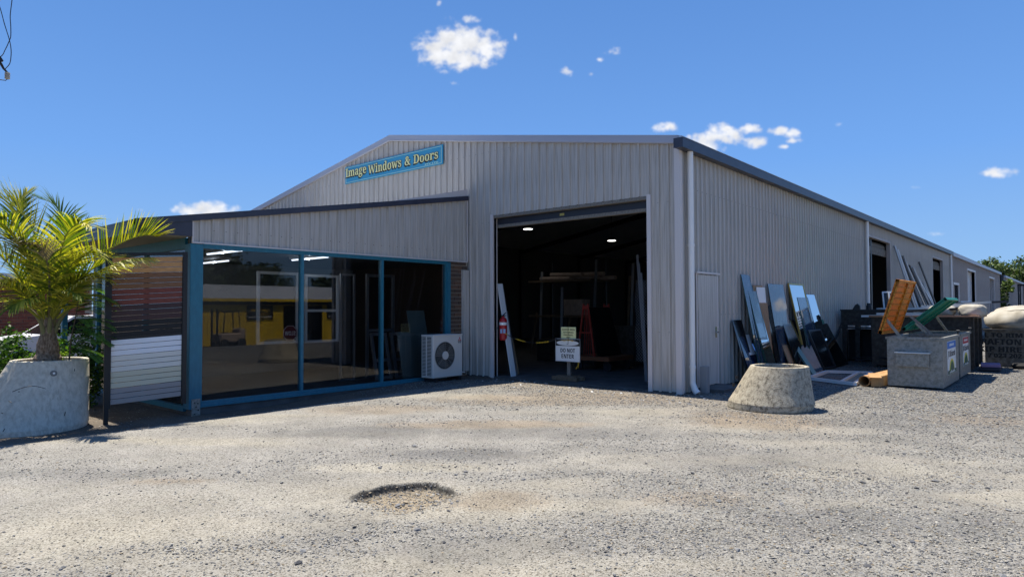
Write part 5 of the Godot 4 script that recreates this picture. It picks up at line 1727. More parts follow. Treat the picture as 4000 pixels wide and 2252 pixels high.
func make_bin(label: String, z0: float, z1: float, x0: float, x1: float, first: bool):
	var t := thing("steel_bin", label, "bin", Vector3((x0 + x1) * 0.5, 0, z0))
	var gv: Material = mats["galvanised"]
	var mb := MB.new()
	open_box(mb, x0, x1, 0.03, 0.9, z0, z1)
	part("body", mb, gv, t)
	mb = MB.new()
	for b in [[x0 - 0.02, x0 + 0.03, z0 + 0.02, z1 - 0.02], [x1 - 0.03, x1 + 0.025, z0 + 0.02, z1 - 0.02], [x0 + 0.03, x1 - 0.03, z0 + 0.022, z0 - 0.03], [x0 + 0.03, x1 - 0.03, z1 + 0.03, z1 - 0.02]]: mb.bx(b[0], b[1], 0.885, 0.93, b[2], b[3])
	part("rim", mb, gv, t)
	if first:
		mb = MB.new()
		mb.bx(x0 + 0.16, x1 - 0.2, 0.4, 0.64, z0 + 0.003, z0 + 0.09)
		part("fork_pocket", mb, gv, t)
		mb = MB.new()
		mb.bx(x0 + 0.14, x1 - 0.18, 0.64, 0.655, z0 + 0.003, z0 + 0.12)
		part("pocket_lip", mb, mats["white_alu"], t)
	for z in [z1 + 0.08, z1 + 0.02]:
		mb = MB.new()
		mb.bx(x1 - 0.01, x1 + 0.015, 0.93, 1.0, z, z - 0.05)
		mb.tube([Vector3(x1 - 0.02, 1.0, z - 0.025), Vector3(x1 + 0.03, 1.0, z - 0.025)], 0.022, -1, 10)
		part("lifting_lug", mb, mats["steel_dark"], t)
	# printed sticker on the yard side
	var za := z0 - (z0 - z1) * 0.25
	var zb := z0 - (z0 - z1) * 0.78
	var x := x1 + 0.002
	var dn := Vector3(0, 0, -1)
	mb = MB.new()
	mb.bx(x, x + 0.003, 0.22, 0.84, za, zb)
	var st := part("sticker", mb, mats["white_paint"], t)
	mb = MB.new()
	mb.bx(x + 0.003, x + 0.005, 0.7, 0.83, za - 0.015, zb + 0.015)
	part("sticker_band", mb, mats["blue_print"] if first else mat("red_print", rgb(176, 36, 46), 0.5), st)
	var mid := (za + zb) * 0.5
	mb = MB.new()
	for k in 6: mb.bx(x + 0.005, x + 0.006, 0.745, 0.785 + 0.008 * (k % 2), mid + 0.27 - k * 0.095, mid + 0.2 - k * 0.095)
	part("band_print", mb, mats["white_paint"], st)
	lettering("letters", "JR Richards", Vector3(x + 0.004, 0.59, mid), dn, Vector3.UP, 0.88, 0.15, 0.002, mats["black"], st, "Droid Serif")
	for k in 3:
		mb = MB.new()
		var arc := PackedVector2Array()
		var r0 := 0.31 - k * 0.045
		for j in 17: arc.append(Vector2(cos(PI * j / 16.0) * r0, sin(PI * j / 16.0) * r0 * 0.72))
		mb.prism(arc, Transform3D(Basis(dn, Vector3.UP, Vector3(1, 0, 0)), Vector3(x + 0.0035 + 0.002 * k, 0.28, mid)), 0.002)
		part("printed_arch", mb, [mats["yellow_print"], mat("lime_print", rgb(120, 160, 60), 0.5), mats["green_print"]][k], st)
	mb = MB.new()
	mb.bx(x + 0.0105, x + 0.012, 0.23, 0.3, za - 0.03, zb + 0.03)
	part("printed_strip", mb, mats["green_print"], st)
	mb = MB.new()
	for k in 7: mb.bx(x + 0.012, x + 0.013, 0.245, 0.27 + 0.012 * (k % 3), mid + 0.34 - k * 0.1, mid + 0.28 - k * 0.1)
	part("strip_print", mb, mats["white_paint"], st)
	return t

func make_bins():
	var b: Node3D = make_bin("front galvanised bin with blue sticker and rusty yellow lid propped open", -13.98, -15.98, -2.78, -1.9, true)
	lid(b, mats["yellow_lid"], Vector3(-2.88, 0.98, -13.9), Vector3(0, 0, -1), Vector3(0.31, 0.99, 0).normalized(), 1.62, 1.06, true)
	
	for k in [[Vector3(-2.56, 0.93, -13.99), Vector3(-2.79, 1.26, -13.985)], [Vector3(-2.3, 0.93, -15.6), Vector3(-2.66, 1.3, -15.55)]]:
		var mb := MB.new()
		mb.bar(k[0], k[1], 0.012, 0.05)
		part("lid_strut", mb, mats["galvanised"], b)
	var b2: Node3D = make_bin("second galvanised bin behind, with red banded sticker and green lid", -16.35, -18.0, -2.78, -1.92, false)
	lid(b2, mats["green_lid"], Vector3(-2.87, 1.0, -15.95), Vector3(0, 0, -1), Vector3(0.77, 0.64, 0).normalized(), 1.65, 1.02, false)
	for k in [[Vector3(-2.5, 0.93, -16.3), Vector3(-2.68, 1.18, -16.0)], [Vector3(-2.3, 0.93, -17.6), Vector3(-2.5, 1.25, -17.65)]]:
		var ms := MB.new()
		ms.bar(k[0], k[1], 0.012, 0.05)
		part("lid_strut", ms, mats["galvanised"], b2)
	# big dark skip
	var s := thing("rubbish_skip", "tall dark steel skip heaped with old frames and sheets", "skip", Vector3(-2.6, 0, -18.6))
	var mb := MB.new()
	open_box(mb, -4.0, -1.96, 0.05, 1.24, -18.42, -20.2, 0.05)
	part("body", mb, mats["skip_paint"], s)
	mb = MB.new()
	mb.bx(-4.04, -1.8, 1.235, 1.275, -18.36, -18.5)
	mb.bx(-2.0, -1.8, 1.235, 1.275, -18.5, -20.24)
	part("rim", mb, mat("rusty_rim", rgb(150, 112, 88), 0.8), s)
	for z in [-18.5, -19.3, -20.1]:
		mb = MB.new()
		mb.bx(-1.96, -1.9, 0.05, 1.235, z, z - 0.1)
		part("side_rib", mb, mats["skip_paint"], s)
	rng.seed = 8
	for k in 6:
		var p := Vector3(-3.6 + k * 0.3, 1.2 + 0.06 * k, -18.6 - 0.2 * k)
		mb = MB.new()
		mb.bar(p + Vector3(-0.7, 0.05, -0.2), p + Vector3(0.75, 0.1 + rng.randf_range(-0.06, 0.06), rng.randf_range(-0.5, 0.2)), 0.09, 0.05)
		single("scrap_frame_bar", mb, [mats["white_alu"], mats["alu"], mats["steel_dark"]][k % 3], ["lowest white bar thrown on the dark skip", "second grey bar thrown on the dark skip", "dark bar lying across the skip's rubbish", "upper white bar on the skip heap", "upper grey bar on the skip heap", "topmost dark bar on the skip heap"][k], "scrap", p, "scrap bars on the skip")
	for k in 2:
		var p := Vector3(-2.6 + k * 0.62, 1.38, -19.2)
		single("crumpled_sack", lump(p, Vector3(0.28, 0.16, 0.3), 40 + k), mats["bag_cloth"], ["crumpled pale sack left of the other on the skip heap", "crumpled pale sack at the right end of the skip heap"][k], "sack", p, "sacks on the skip")
	# stencilled skip with the big bag
	var s2 := thing("hire_skip", "grey hire skip with black stencilled letters at the right edge", "skip", Vector3(-1.0, 0, -20.4))
	mb = MB.new()
	open_box(mb, -1.87, 1.9, 0.0, 0.9, -20.4, -22.4, 0.05)
	part("body", mb, mats["skip_grey"], s2)
	mb = MB.new()
	mb.bx(-1.9, 1.93, 0.88, 0.925, -20.36, -20.46)
	part("rim", mb, mats["skip_grey"], s2)
	var z := -20.398
	var st := mat("stencil", rgb(40, 38, 36), 0.9)
	lettering("letters", "FILL TO RIM", Vector3(-1.63, 0.775, z), Vector3.RIGHT, Vector3.UP, 1.02, 0.105, 0.004, st, s2)
	lettering("letters", "FILL TO RIM", Vector3(-1.63, 0.775, z) + Vector3(0.008, 0.003, 0.001), Vector3.RIGHT, Vector3.UP, 1.02, 0.105, 0.004, st, s2)
	lettering("letters", "GRAFTON", Vector3(-1.62, 0.61, z), Vector3.RIGHT, Vector3.UP, 0.95, 0.145, 0.004, st, s2)
	lettering("letters", "GRAFTON", Vector3(-1.62, 0.61, z) + Vector3(0.008, 0.003, 0.001), Vector3.RIGHT, Vector3.UP, 0.95, 0.145, 0.004, st, s2)
	lettering("letters", "SKIP HIRE", Vector3(-1.63, 0.425, z), Vector3.RIGHT, Vector3.UP, 0.97, 0.135, 0.004, st, s2)
	lettering("letters", "SKIP HIRE", Vector3(-1.63, 0.425, z) + Vector3(0.008, 0.003, 0.001), Vector3.RIGHT, Vector3.UP, 0.97, 0.135, 0.004, st, s2)
	lettering("letters", "7 023 202", Vector3(-1.48, 0.27, z), Vector3.RIGHT, Vector3.UP, 0.68, 0.105, 0.004, st, s2)
	lettering("letters", "7 023 202", Vector3(-1.48, 0.27, z) + Vector3(0.008, 0.003, 0.001), Vector3.RIGHT, Vector3.UP, 0.68, 0.105, 0.004, st, s2)
	var bp := Vector3(-0.55, 1.12, -21.3)
	var bag := thing("bulk_bag", "huge bulging cream sack piled on the hire skip", "bag", bp)
	part("sack", lump(bp, Vector3(1.4, 0.4, 0.95), 3), mats["bag_cloth"], bag)
	mb = MB.new()
	var pts: Array = []
	for k in 15: pts.append(bp + Vector3(-1.28 + k * 0.18, 0.16 + 0.12 * sin(k * 0.35), 0.86 - 0.0035 * pow(k - 7.0, 2.0) * 3.0))
	mb.tube(pts, 0.008, -1, 5)
	part("seam", mb, mats["steel_dark"], bag)
	# purple packets
	for k in 2:
		mb = MB.new()
		mb.cbox(Vector3(-1.64, 0.045 + 0.085 * k, -18.95), Vector3(0.4 - 0.03 * k, 0.08, 0.5), 0.012, Basis(Vector3.UP, 0.1 * k))
		single("foam_packet", mb, mats["purple"] if k == 1 else mat("navy_packet", rgb(40, 42, 54), 0.5), ["dark wrapped packet on gravel under a purple one", "purple packet lying on a dark one beside the skip"][k], "packet", Vector3(-1.64, 0.0 + 0.085 * k, -18.95))
	mb = MB.new()
	var ty: Array = []
	for k in 25: ty.append(Vector3(-1.05 + cos(TAU * k / 24.0) * 0.22, 0.06, -20.05 + sin(TAU * k / 24.0) * 0.22))
	mb.tube(ty, 0.06, -1, 10, false)
	single("old_tyre", mb, mats["rubber"], "small black tyre lying before the hire skip", "tyre", Vector3(-1.05, 0, -20.05))

func lump(o: Vector3, r: Vector3, seed_: int) -> MB:   # a soft sack
	var f := FastNoiseLite.new()
	f.seed = seed_
	f.frequency = 0.9
	f.fractal_octaves = 2
	var mb := MB.new()
	var rows: Array = []
	var nu := 48
	var nv := 26
	for j in nv + 1:
		var row: Array = []
		var ph := PI * j / nv
		for i in nu + 1:
			var th := TAU * (i % nu) / nu
			var d := Vector3(sin(ph) * cos(th), cos(ph), sin(ph) * sin(th))
			var e := Vector3(signf(d.x) * pow(absf(d.x), 0.7), signf(d.y) * pow(absf(d.y), 0.8), signf(d.z) * pow(absf(d.z), 0.7))
			row.append(o + e * r * (1.0 + 0.12 * f.get_noise_3d(d.x * 0.9, d.y * 0.9, d.z * 0.9) + 0.05 * absf(f.get_noise_3d(d.x * 3.5, d.y * 1.2, d.z * 3.5))))
		rows.append(row)
	for j in nv:
		for i in nu:
			mb.qo(rows[j][i], rows[j][i + 1], rows[j + 1][i + 1], rows[j + 1][i], o)
	# soften the facets
	var sums := {}
	for i in mb.v.size():
		var k := Vector3i(mb.v[i] * 2000.0)
		sums[k] = sums.get(k, Vector3.ZERO) + mb.n[i]
	for i in mb.v.size(): mb.n[i] = sums[Vector3i(mb.v[i] * 2000.0)].normalized()
	return mb

func make_side_clutter():
	# dark steel box on legs
	var r := thing("steel_crate_stand", "dark steel crate on legs against the side wall with junk on top", "crate", Vector3(-4.4, 0, -20.3))
	var mb := MB.new()
	open_box(mb, -5.1, -3.35, 0.98, 1.4, -20.0, -21.0, 0.02)
	part("crate", mb, mats["skip_paint"], r)
	mb = MB.new()
	mb.bx(-5.12, -3.33, 1.38, 1.42, -19.98, -20.03); mb.bx(-4.0, -3.97, 0.98, 1.38, -19.98, -20.0); mb.bx(-5.1, -3.35, 0.9, 0.94, -19.98, -20.05)
	part("frame", mb, mats["steel_dark"], r)
	for x in [-5.08, -4.75, -3.85, -3.4]:
		mb = MB.new()
		mb.bx(x, x + 0.12, 0.0, 0.98, -20.0, -20.12)
		part("leg", mb, mats["skip_paint"], r)
	mb = MB.new()
	mb.bar(Vector3(-5.15, 0.55, -19.5), Vector3(-5.15, 1.1, -20.4), 0.05, 0.04)
	part("brace", mb, mats["steel_dark"], r)
	mb = MB.new()
	mb.bx(-5.0, -3.4, 0.0, 0.86, -20.3, -21.2)
	single("dark_filler", mb, mats["rubber"], "added dark box that blacks out the gap under the steel crate", "pile", Vector3(-4.2, 0, -20.7))  # added black box that keeps the space behind the legs dark
	var up := Vector3(-0.12, 1, -0.25).normalized()
	var rt := Vector3(0.9, 0.1, -0.35).normalized()
	rt = (rt - up * rt.dot(up)).normalized()
	window_frame("small_window_frame", "grey sash standing on the dark crate, left of the meshed one", "window", Vector3(-4.1, 1.42, -20.3), rt, up, 0.34, 0.5, 0.035, mats["white_alu"], [], mats["office_glass"])
	window_frame("small_window_frame", "sash with security mesh standing on the dark crate", "window", Vector3(-3.93, 1.42, -20.2), rt, up, 0.4, 0.48, 0.035, mats["white_alu"], [0.12, 0.2, 0.28], mats["steel_dark"], [0.1, 0.17, 0.24, 0.31])
	for k in 3:
		mb = MB.new()
		var p := Vector3(-4.75 + k * 0.3, 1.42, -20.25)
		if k == 1: mb.lathe(p, [Vector2(0.0, 0), Vector2(0.07, 0), Vector2(0.07, 0.1), Vector2(0.05, 0.13), Vector2(0.05, 0.17), Vector2(0.0, 0.17)], 14)
		elif k == 0: mb.prism(PackedVector2Array([Vector2(-0.1, 0), Vector2(0.1, 0), Vector2(0.09, 0.1), Vector2(0.03, 0.16), Vector2(-0.03, 0.12)]), Transform3D(Basis(), p), 0.08)
		else: mb.cbox(p + Vector3(0.05, 0.02, 0.15), Vector3(0.24, 0.03, 0.12), 0.004)
		single("oddment", mb, mats["steel_dark"] if k < 2 else mats["white_alu"], ["dark curved offcut on the steel crate", "dark lidded pot on the steel crate", "small white block lying on the steel crate"][k], "oddment", p)
	mb = MB.new()
	rng.seed = 5
	for k in 7:
		var c := Vector3(-3.9 + rng.randf_range(-0.5, 0.5), 0.05, -18.9 + rng.randf_range(-0.4, 0.3))
		var pts: Array = []
		var rr := rng.randf_range(0.2, 0.5)
		for j in 13: pts.append(c + Vector3(cos(j * 0.35 + k) * rr, 0.08 + 0.1 * sin(j * 0.26), sin(j * 0.35 + k) * rr))
		mb.tube(pts, 0.012, -1, 5)
	single("hose_tangle", mb, mats["rubber"], "tangle of dark hoses on the ground before the steel crate", "hose", Vector3(-3.9, 0, -18.9))
	# lengths leaning on the wall beyond the first roller door
	rng.seed = 14
	for k in 14:
		var z := -27.9 - k * 0.42 + rng.randf_range(-0.1, 0.1)
		var h := 3.75 - 0.1 * k if k % 3 != 2 else 2.3 + 0.1 * k
		mb = MB.new()
		mb.bar(Vector3(XR + 0.9 + rng.randf_range(-0.1, 0.2), 0.02, z - 0.5 - 0.13 * k), Vector3(XR + 0.05, maxf(1.8, h), z), 0.06 + 0.05 * float(k % 3 == 0), 0.05)
		single("leaning_length", mb, [mats["alu"], mats["white_alu"], mats["steel_dark"], mats["grey_plastic"]][k % 4], "%s metal length leaning on the side wall beyond the first roller door" % ["first", "second", "third", "fourth", "fifth", "sixth", "seventh", "eighth", "ninth", "tenth", "eleventh", "twelfth", "thirteenth", "last"][k], "metal bar", Vector3(XR + 0.9, 0, z), "metal lengths leaning on the side wall")
	mb = MB.new()
	mb.bx(XR + 0.2, XR + 1.3, 0.0, 1.3, -28.0, -34.0)
	single("timber_stack", mb, mats["skip_paint"], "dark stack of material under the leaning lengths", "stack", Vector3(XR + 0.7, 0, -31))
	window_frame("small_window_frame", "white frame standing outside the small roller window", "window", Vector3(XR + 0.5, 0.9, -42.6), Vector3(0.3, 0, -1).normalized(), Vector3(-0.2, 1, 0).normalized(), 1.2, 0.9, 0.1, mats["white_alu"], [], mats["office_glass"])
	# concrete block at the downpipe
	mb = MB.new()
	mb.cbox(Vector3(XR + 0.2, 0.12, -11.08), Vector3(0.13, 0.66, 0.12), 0.008)
	single("steel_bollard", mb, mat("bollard_grey", rgb(136, 136, 136), 0.7), "short square grey post guarding the downpipe at the shed corner", "post", Vector3(XR + 0.2, -0.2, -11.08))
	# bits of broken glass and litter by the doorway
	mb = MB.new()
	rng.seed = 61
	for k in 60:
		var x := rng.randf_range(-9.5, -4.6)
		var z := rng.randf_range(-10.55, -9.4)
		mb.box(Vector3(x, ground_y(x, z) + 0.008, z), Vector3(rng.randf_range(0.01, 0.05), 0.006, rng.randf_range(0.01, 0.03)), Basis(Vector3(rng.randf() - 0.5, 3, rng.randf() - 0.5).normalized(), rng.randf() * TAU))
	var o := single("litter_chips", mb, mats["white_alu"], "white chips of litter strewn over gravel before the doorway", "litter", Vector3(-7, 0, -10))
	o.set_meta("kind", "stuff")

func make_wires():
	var t := thing("service_cable", "looping black overhead service cables at the top left corner", "cable", Vector3(-11.2, 5.0, -2.3))
	var runs := [
		[Vector3(-10.88, 5.84, -2.3), Vector3(-10.989, 5.708, -2.315), Vector3(-11.061, 5.516, -2.314), Vector3(-11.1, 5.39, -2.33), Vector3(-11.145, 5.263, -2.342), Vector3(-11.19, 5.206, -2.336), Vector3(-11.23, 5.08, -2.3), Vector3(-11.31, 4.985, -2.26), Vector3(-11.37, 4.8, -2.05)],
		[Vector3(-11.1, 5.85, -2.1), Vector3(-11.1, 5.62, -2.2), Vector3(-11.15, 5.41, -2.27), Vector3(-11.15, 5.2, -2.33), Vector3(-11.2, 5.09, -2.36), Vector3(-11.225, 4.99, -2.365), Vector3(-11.258, 4.902, -2.357), Vector3(-11.293, 4.818, -2.308)]]
	for pts in runs:
		var mb := MB.new()
		mb.tube(smooth_path(pts), 0.0055, -1, 6)
		part("cable", mb, mats["cable"], t)
	var i := thing("cable_insulator", "ribbed grey insulator on the cable end at top left", "insulator", Vector3(-11.31, 4.74, -2.34))
	var top := Vector3(-11.3, 4.79, -2.345)
	var prof: Array = []
	for k in 9: prof.append(Vector2(0.028 if k % 2 == 0 else 0.034, -0.09 + k * 0.0112))
	var mb := MB.new()
	mb.lathe(top, [Vector2(0.0, -0.092)] + prof + [Vector2(0.0, 0.002)], 16)
	part("ribbed_body", mb, mats["porcelain"], i)
	mb = MB.new()
	mb.tube([top + Vector3(0, 0.0, 0), Vector3(-11.29, 4.83, -2.3), Vector3(-11.28, 4.88, -2.27), Vector3(-11.27, 4.93, -2.22)], 0.012, 0.02, 6)
	mb.tube([top + Vector3(0, -0.09, 0), Vector3(-11.32, 4.68, -2.33), Vector3(-11.33, 4.67, -2.2)], 0.006, -1, 5)
	mb.box(Vector3(-11.26, 4.93, -2.24), Vector3(0.08, 0.07, 0.06), Basis(Vector3(1, 0, 0), 0.6))
	part("clamp", mb, mats["cable"], i)
	# the pole that carries them, left of the frame
	var p := thing("power_pole", "grey timber power pole just beyond the left edge", "pole", Vector3(-11.4, -0.3, -0.9))
	mb = MB.new()
	mb.tube([Vector3(-11.4, -0.3, -0.9), Vector3(-11.4, 8.5, -0.9)], 0.15, 0.12, 14)
	part("shaft", mb, mats["grey_timber"], p)
	mb = MB.new()
	mb.bx(-11.36, -11.24, 4.85, 4.95, -2.2, -0.8)
	part("cross_arm", mb, mats["grey_timber"], p)

func smooth_path(p: Array) -> Array:
	var out: Array = []
	for i in p.size() - 1:
		var a: Vector3 = p[maxi(i - 1, 0)]; var b: Vector3 = p[i]; var c: Vector3 = p[i + 1]; var d: Vector3 = p[mini(i + 2, p.size() - 1)]
		for k in 6: out.append(b.cubic_interpolate(c, a, d, k / 6.0))
	out.append(p[p.size() - 1])
	return out

# ---------------------------------------------------------------- plants
func leaf(mb: MB, p: Vector3, dir: Vector3, side: Vector3, long: float, wide: float, droop: float, c0: Color, c1: Color):   # a folded strap
	var a := p
	var d := dir
	var seg := 3
	for k in seg:
		var f0 := float(k) / seg
		var f1 := float(k + 1) / seg
		var b := a + d * long / seg
		var w0 := wide * (1.0 - pow(f0, 2.0)) * (0.6 if k == 0 else 1.0)
		var w1 := wide * (1.0 - pow(f1, 2.0))
		var n := side.cross(d).normalized()
		mb.col = c0.lerp(c1, f0)
		if w1 < 0.0005:
			mb.tri3(a - side * w0, a + side * w0, b, n, n, n)
		else:
			mb.tri3(a - side * w0, a + side * w0, b + side * w1, n, n, n)
			mb.tri3(a - side * w0, b + side * w1, b - side * w1, n, n, n)
		a = b
		d = (d + Vector3(0, -droop, 0)).normalized()

func frond(t: Node, pts: Array, long: float, lift: float, droop: float, tone: int, count := 46):
	var path := smooth_path(pts)
	var total := path.size()
	var mb := MB.new()
	var rib := lin(168, 168, 70) if tone != 2 else lin(140, 126, 100)
	mb.col = rib
	mb.tube(path, 0.016, 0.003, 6)
	for k in count:
		var f := 0.16 + 0.84 * (k + 0.5) / count
		var i := clampi(int(f * (total - 1)), 0, total - 2)
		var fr := f * (total - 1) - i
		var p: Vector3 = path[i].lerp(path[i + 1], fr)
		var d: Vector3 = (path[i + 1] - path[i]).normalized()
		var s := d.cross(Vector3.UP)
		if s.length() < 0.2: s = d.cross(Vector3(0.97, 0, 0.24))
		s = s.normalized()
		var n := s.cross(d).normalized()
		var env := pow(sin(PI * clampf(0.12 + 0.8 * f, 0.0, 1.0)), 0.6)
		for sd in [-1.0, 1.0]:
			if rng.randf() < 0.03: continue
			var ang := lerpf(0.95, 0.45, f) + rng.randf_range(-0.07, 0.07)
			var dir: Vector3 = (d * cos(ang) + s * sd * sin(ang) + n * lift * rng.randf_range(0.7, 1.3)).normalized()
			var y := rng.randf()
			var green := lin(66, 92, 28).lerp(lin(200, 190, 66), pow(y, 1.5))
			var tip := lin(222, 206, 96) if y > 0.5 else lin(112, 138, 46)
			if tone == 1:
				green = lin(150, 166, 50).lerp(lin(222, 206, 90), y); tip = lin(232, 220, 160)
			elif tone == 2 and f > 0.45:
				green = lin(150, 134, 112); tip = lin(190, 180, 164)
			elif tone == 3:
				green = lin(62, 96, 34).lerp(lin(120, 146, 48), y); tip = lin(120, 140, 50)
			leaf(mb, p, dir, dir.cross(n).normalized(), long * env * rng.randf_range(0.92, 1.14), 0.0145, droop * rng.randf_range(0.7, 1.4), green, tip)
	return part("frond", mb, mats["leaves"], t, true)

func make_palm():
	var o := Vector3(-11.13, 0.7, -2.84)
	var R := Vector3(0.24, 0, -0.97)
	var T := Vector3(0.97, 0, 0.24)
	var t := thing("palm_tree", "short yellow-green feather palm growing in the large pale planter", "palm", o)
	var at := func(r: float, u: float, k: float) -> Vector3: return Vector3(-11.13, 0.0, -2.84) + R * r + Vector3(0, u, 0) + T * k
	var mb := MB.new()
	mb.lathe(o, [Vector2(0.165, 0.0), Vector2(0.17, 0.1), Vector2(0.14, 0.16), Vector2(0.14, 0.22), Vector2(0.135, 0.3), Vector2(0.11, 0.4), Vector2(0.085, 0.5), Vector2(0.06, 0.6), Vector2(0.04, 0.7)], 20)
	for i in mb.v.size():
		var p := mb.v[i]
		var q := Vector3(p.x - o.x, 0, p.z - o.z).normalized()
		mb.v[i] = p + q * 0.02 * nz2.get_noise_3d(p.x * 250.0, p.y * 120.0, p.z * 250.0)
	part("trunk", mb, mats["palm_bark"], t)
	for s in [[-0.16, 1.62, 0.1, -0.34], [0.2, 1.64, 0.02, 0.36], [0.02, 1.7, 0.12, 0.02], [0.1, 1.6, -0.12, 0.2], [-0.1, 1.6, -0.12, -0.2]]:
		mb = MB.new()
		mb.tube(smooth_path([at.call(s[0] * 0.3, 1.12, s[2] * 0.4), at.call(s[0] * 0.75, 1.36, s[2] * 0.8), at.call(s[3], s[1], s[2])]), 0.034, 0.016, 8)
		part("leaf_base", mb, mat("leaf_base", rgb(122, 120, 84), 0.85), t)
	rng.seed = 91
	frond(t, [at.call(-0.02, 1.4, 0.1), at.call(-0.02, 1.95, 0.2), at.call(-0.13, 2.36, 0.28), at.call(-0.27, 2.72, 0.3), at.call(-0.55, 2.98, 0.3), at.call(-0.85, 3.02, 0.25)], 0.56, 0.35, 0.1, 0, 60)
	frond(t, [at.call(0, 1.4, -0.1), at.call(0.1, 2.1, -0.3), at.call(0.2, 2.7, -0.5), at.call(0.06, 3.05, -0.6), at.call(-0.15, 3.15, -0.65)], 0.42, 0.25, 0.15, 3, 50)
	frond(t, [at.call(0.05, 1.4, 0.05), at.call(0.25, 1.85, 0.25), at.call(0.5, 2.2, 0.42), at.call(0.88, 2.46, 0.58), at.call(1.12, 2.55, 0.66), at.call(1.27, 2.53, 0.7)], 0.5, 0.75, 0.04, 0, 52)
	frond(t, [at.call(0.08, 1.4, 0.1), at.call(0.3, 1.78, 0.4), at.call(0.6, 2.03, 0.62), at.call(0.86, 2.17, 0.74), at.call(1.14, 2.22, 0.8)], 0.42, -0.1, 0.38, 1, 56)
	frond(t, [at.call(0.03, 1.42, -0.05), at.call(0.3, 1.85, 0.1), at.call(0.58, 2.12, 0.2), at.call(0.85, 2.22, 0.25)], 0.44, 0.2, 0.2, 0, 44)
	frond(t, [at.call(0.0, 1.4, 0.14), at.call(0.0, 1.75, 0.4), at.call(-0.02, 2.05, 0.6), at.call(-0.1, 2.3, 0.7), at.call(-0.3, 2.34, 0.72), at.call(-0.46, 2.12, 0.72)], 0.42, 0.1, 0.3, 2, 54)
	frond(t, [at.call(-0.08, 1.4, 0.05), at.call(-0.35, 1.8, 0.2), at.call(-0.7, 2.0, 0.25), at.call(-1.05, 1.95, 0.25), at.call(-1.3, 1.8, 0.2)], 0.42, 0.15, 0.3, 0, 50)
	frond(t, [at.call(-0.05, 1.4, -0.1), at.call(-0.15, 2.0, -0.3), at.call(-0.35, 2.6, -0.5), at.call(-0.4, 3.0, -0.7), at.call(-0.3, 3.2, -0.8)], 0.42, 0.25, 0.16, 0, 50)
	frond(t, [at.call(-0.1, 1.36, 0.1), at.call(-0.4, 1.6, 0.3), at.call(-0.7, 1.62, 0.4), at.call(-1.0, 1.42, 0.45)], 0.38, 0.05, 0.35, 1, 40)
	frond(t, [at.call(0.1, 1.36, 0.1), at.call(0.3, 1.58, 0.3), at.call(0.52, 1.68, 0.4), at.call(0.75, 1.6, 0.45)], 0.34, 0.05, 0.35, 0, 38)
	frond(t, [at.call(-0.05, 1.36, 0.16), at.call(-0.12, 1.55, 0.5), at.call(-0.25, 1.62, 0.8), at.call(-0.4, 1.5, 1.0)], 0.36, 0.05, 0.35, 0, 40)
	frond(t, [at.call(0.05, 1.36, 0.16), at.call(0.14, 1.6, 0.5), at.call(0.22, 1.72, 0.75), at.call(0.35, 1.66, 0.95)], 0.36, 0.08, 0.3, 0, 40)
	frond(t, [at.call(-0.1, 1.4, 0.1), at.call(-0.35, 1.95, 0.3), at.call(-0.65, 2.3, 0.4), at.call(-1.0, 2.45, 0.45), at.call(-1.3, 2.4, 0.45)], 0.48, 0.25, 0.2, 0, 56)
	frond(t, [at.call(0.0, 1.4, -0.15), at.call(0.15, 2.0, -0.35), at.call(0.35, 2.5, -0.5), at.call(0.42, 2.75, -0.55)], 0.4, 0.25, 0.18, 3, 44)
	frond(t, [at.call(0.06, 1.38, 0.1), at.call(0.2, 1.75, 0.35), at.call(0.4, 1.95, 0.5), at.call(0.66, 1.9, 0.58)], 0.4, 0.1, 0.3, 0, 46)
	frond(t, [at.call(-0.02, 1.38, 0.1), at.call(-0.1, 1.85, 0.35), at.call(-0.22, 2.2, 0.5), at.call(-0.42, 2.4, 0.58), at.call(-0.62, 2.4, 0.6)], 0.44, 0.2, 0.2, 0, 50)
	frond(t, [at.call(-0.08, 1.38, 0.12), at.call(-0.28, 1.7, 0.45), at.call(-0.5, 1.85, 0.65), at.call(-0.8, 1.7, 0.75)], 0.44, 0.0, 0.42, 0, 46)
	frond(t, [at.call(0.04, 1.38, 0.12), at.call(0.12, 1.8, 0.4), at.call(0.24, 2.1, 0.6), at.call(0.42, 2.25, 0.72), at.call(0.6, 2.2, 0.78)], 0.46, 0.05, 0.36, 0, 48)
	frond(t, [at.call(-0.04, 1.38, -0.1), at.call(-0.3, 1.95, -0.3), at.call(-0.62, 2.4, -0.4), at.call(-0.95, 2.65, -0.45)], 0.5, 0.2, 0.22, 3, 48)
	frond(t, [at.call(0.02, 1.4, 0.15), at.call(0.08, 2.0, 0.45), at.call(0.16, 2.45, 0.8), at.call(0.3, 2.62, 1.15), at.call(0.42, 2.55, 1.4)], 0.46, 0.2, 0.2, 0, 50)
	frond(t, [at.call(-0.04, 1.4, 0.15), at.call(-0.2, 2.05, 0.45), at.call(-0.42, 2.5, 0.75), at.call(-0.66, 2.62, 1.0), at.call(-0.9, 2.5, 1.2)], 0.46, 0.2, 0.2, 0, 50)
	mb = MB.new()
	mb.tube(smooth_path([at.call(0.02, 1.5, 0), at.call(0.12, 2.1, 0), at.call(0.23, 2.6, 0), at.call(0.3, 3.0, 0.0)]), 0.022, 0.002, 6)
	part("spear_leaf", mb, mat("spear", rgb(50, 62, 34), 0.7), t)

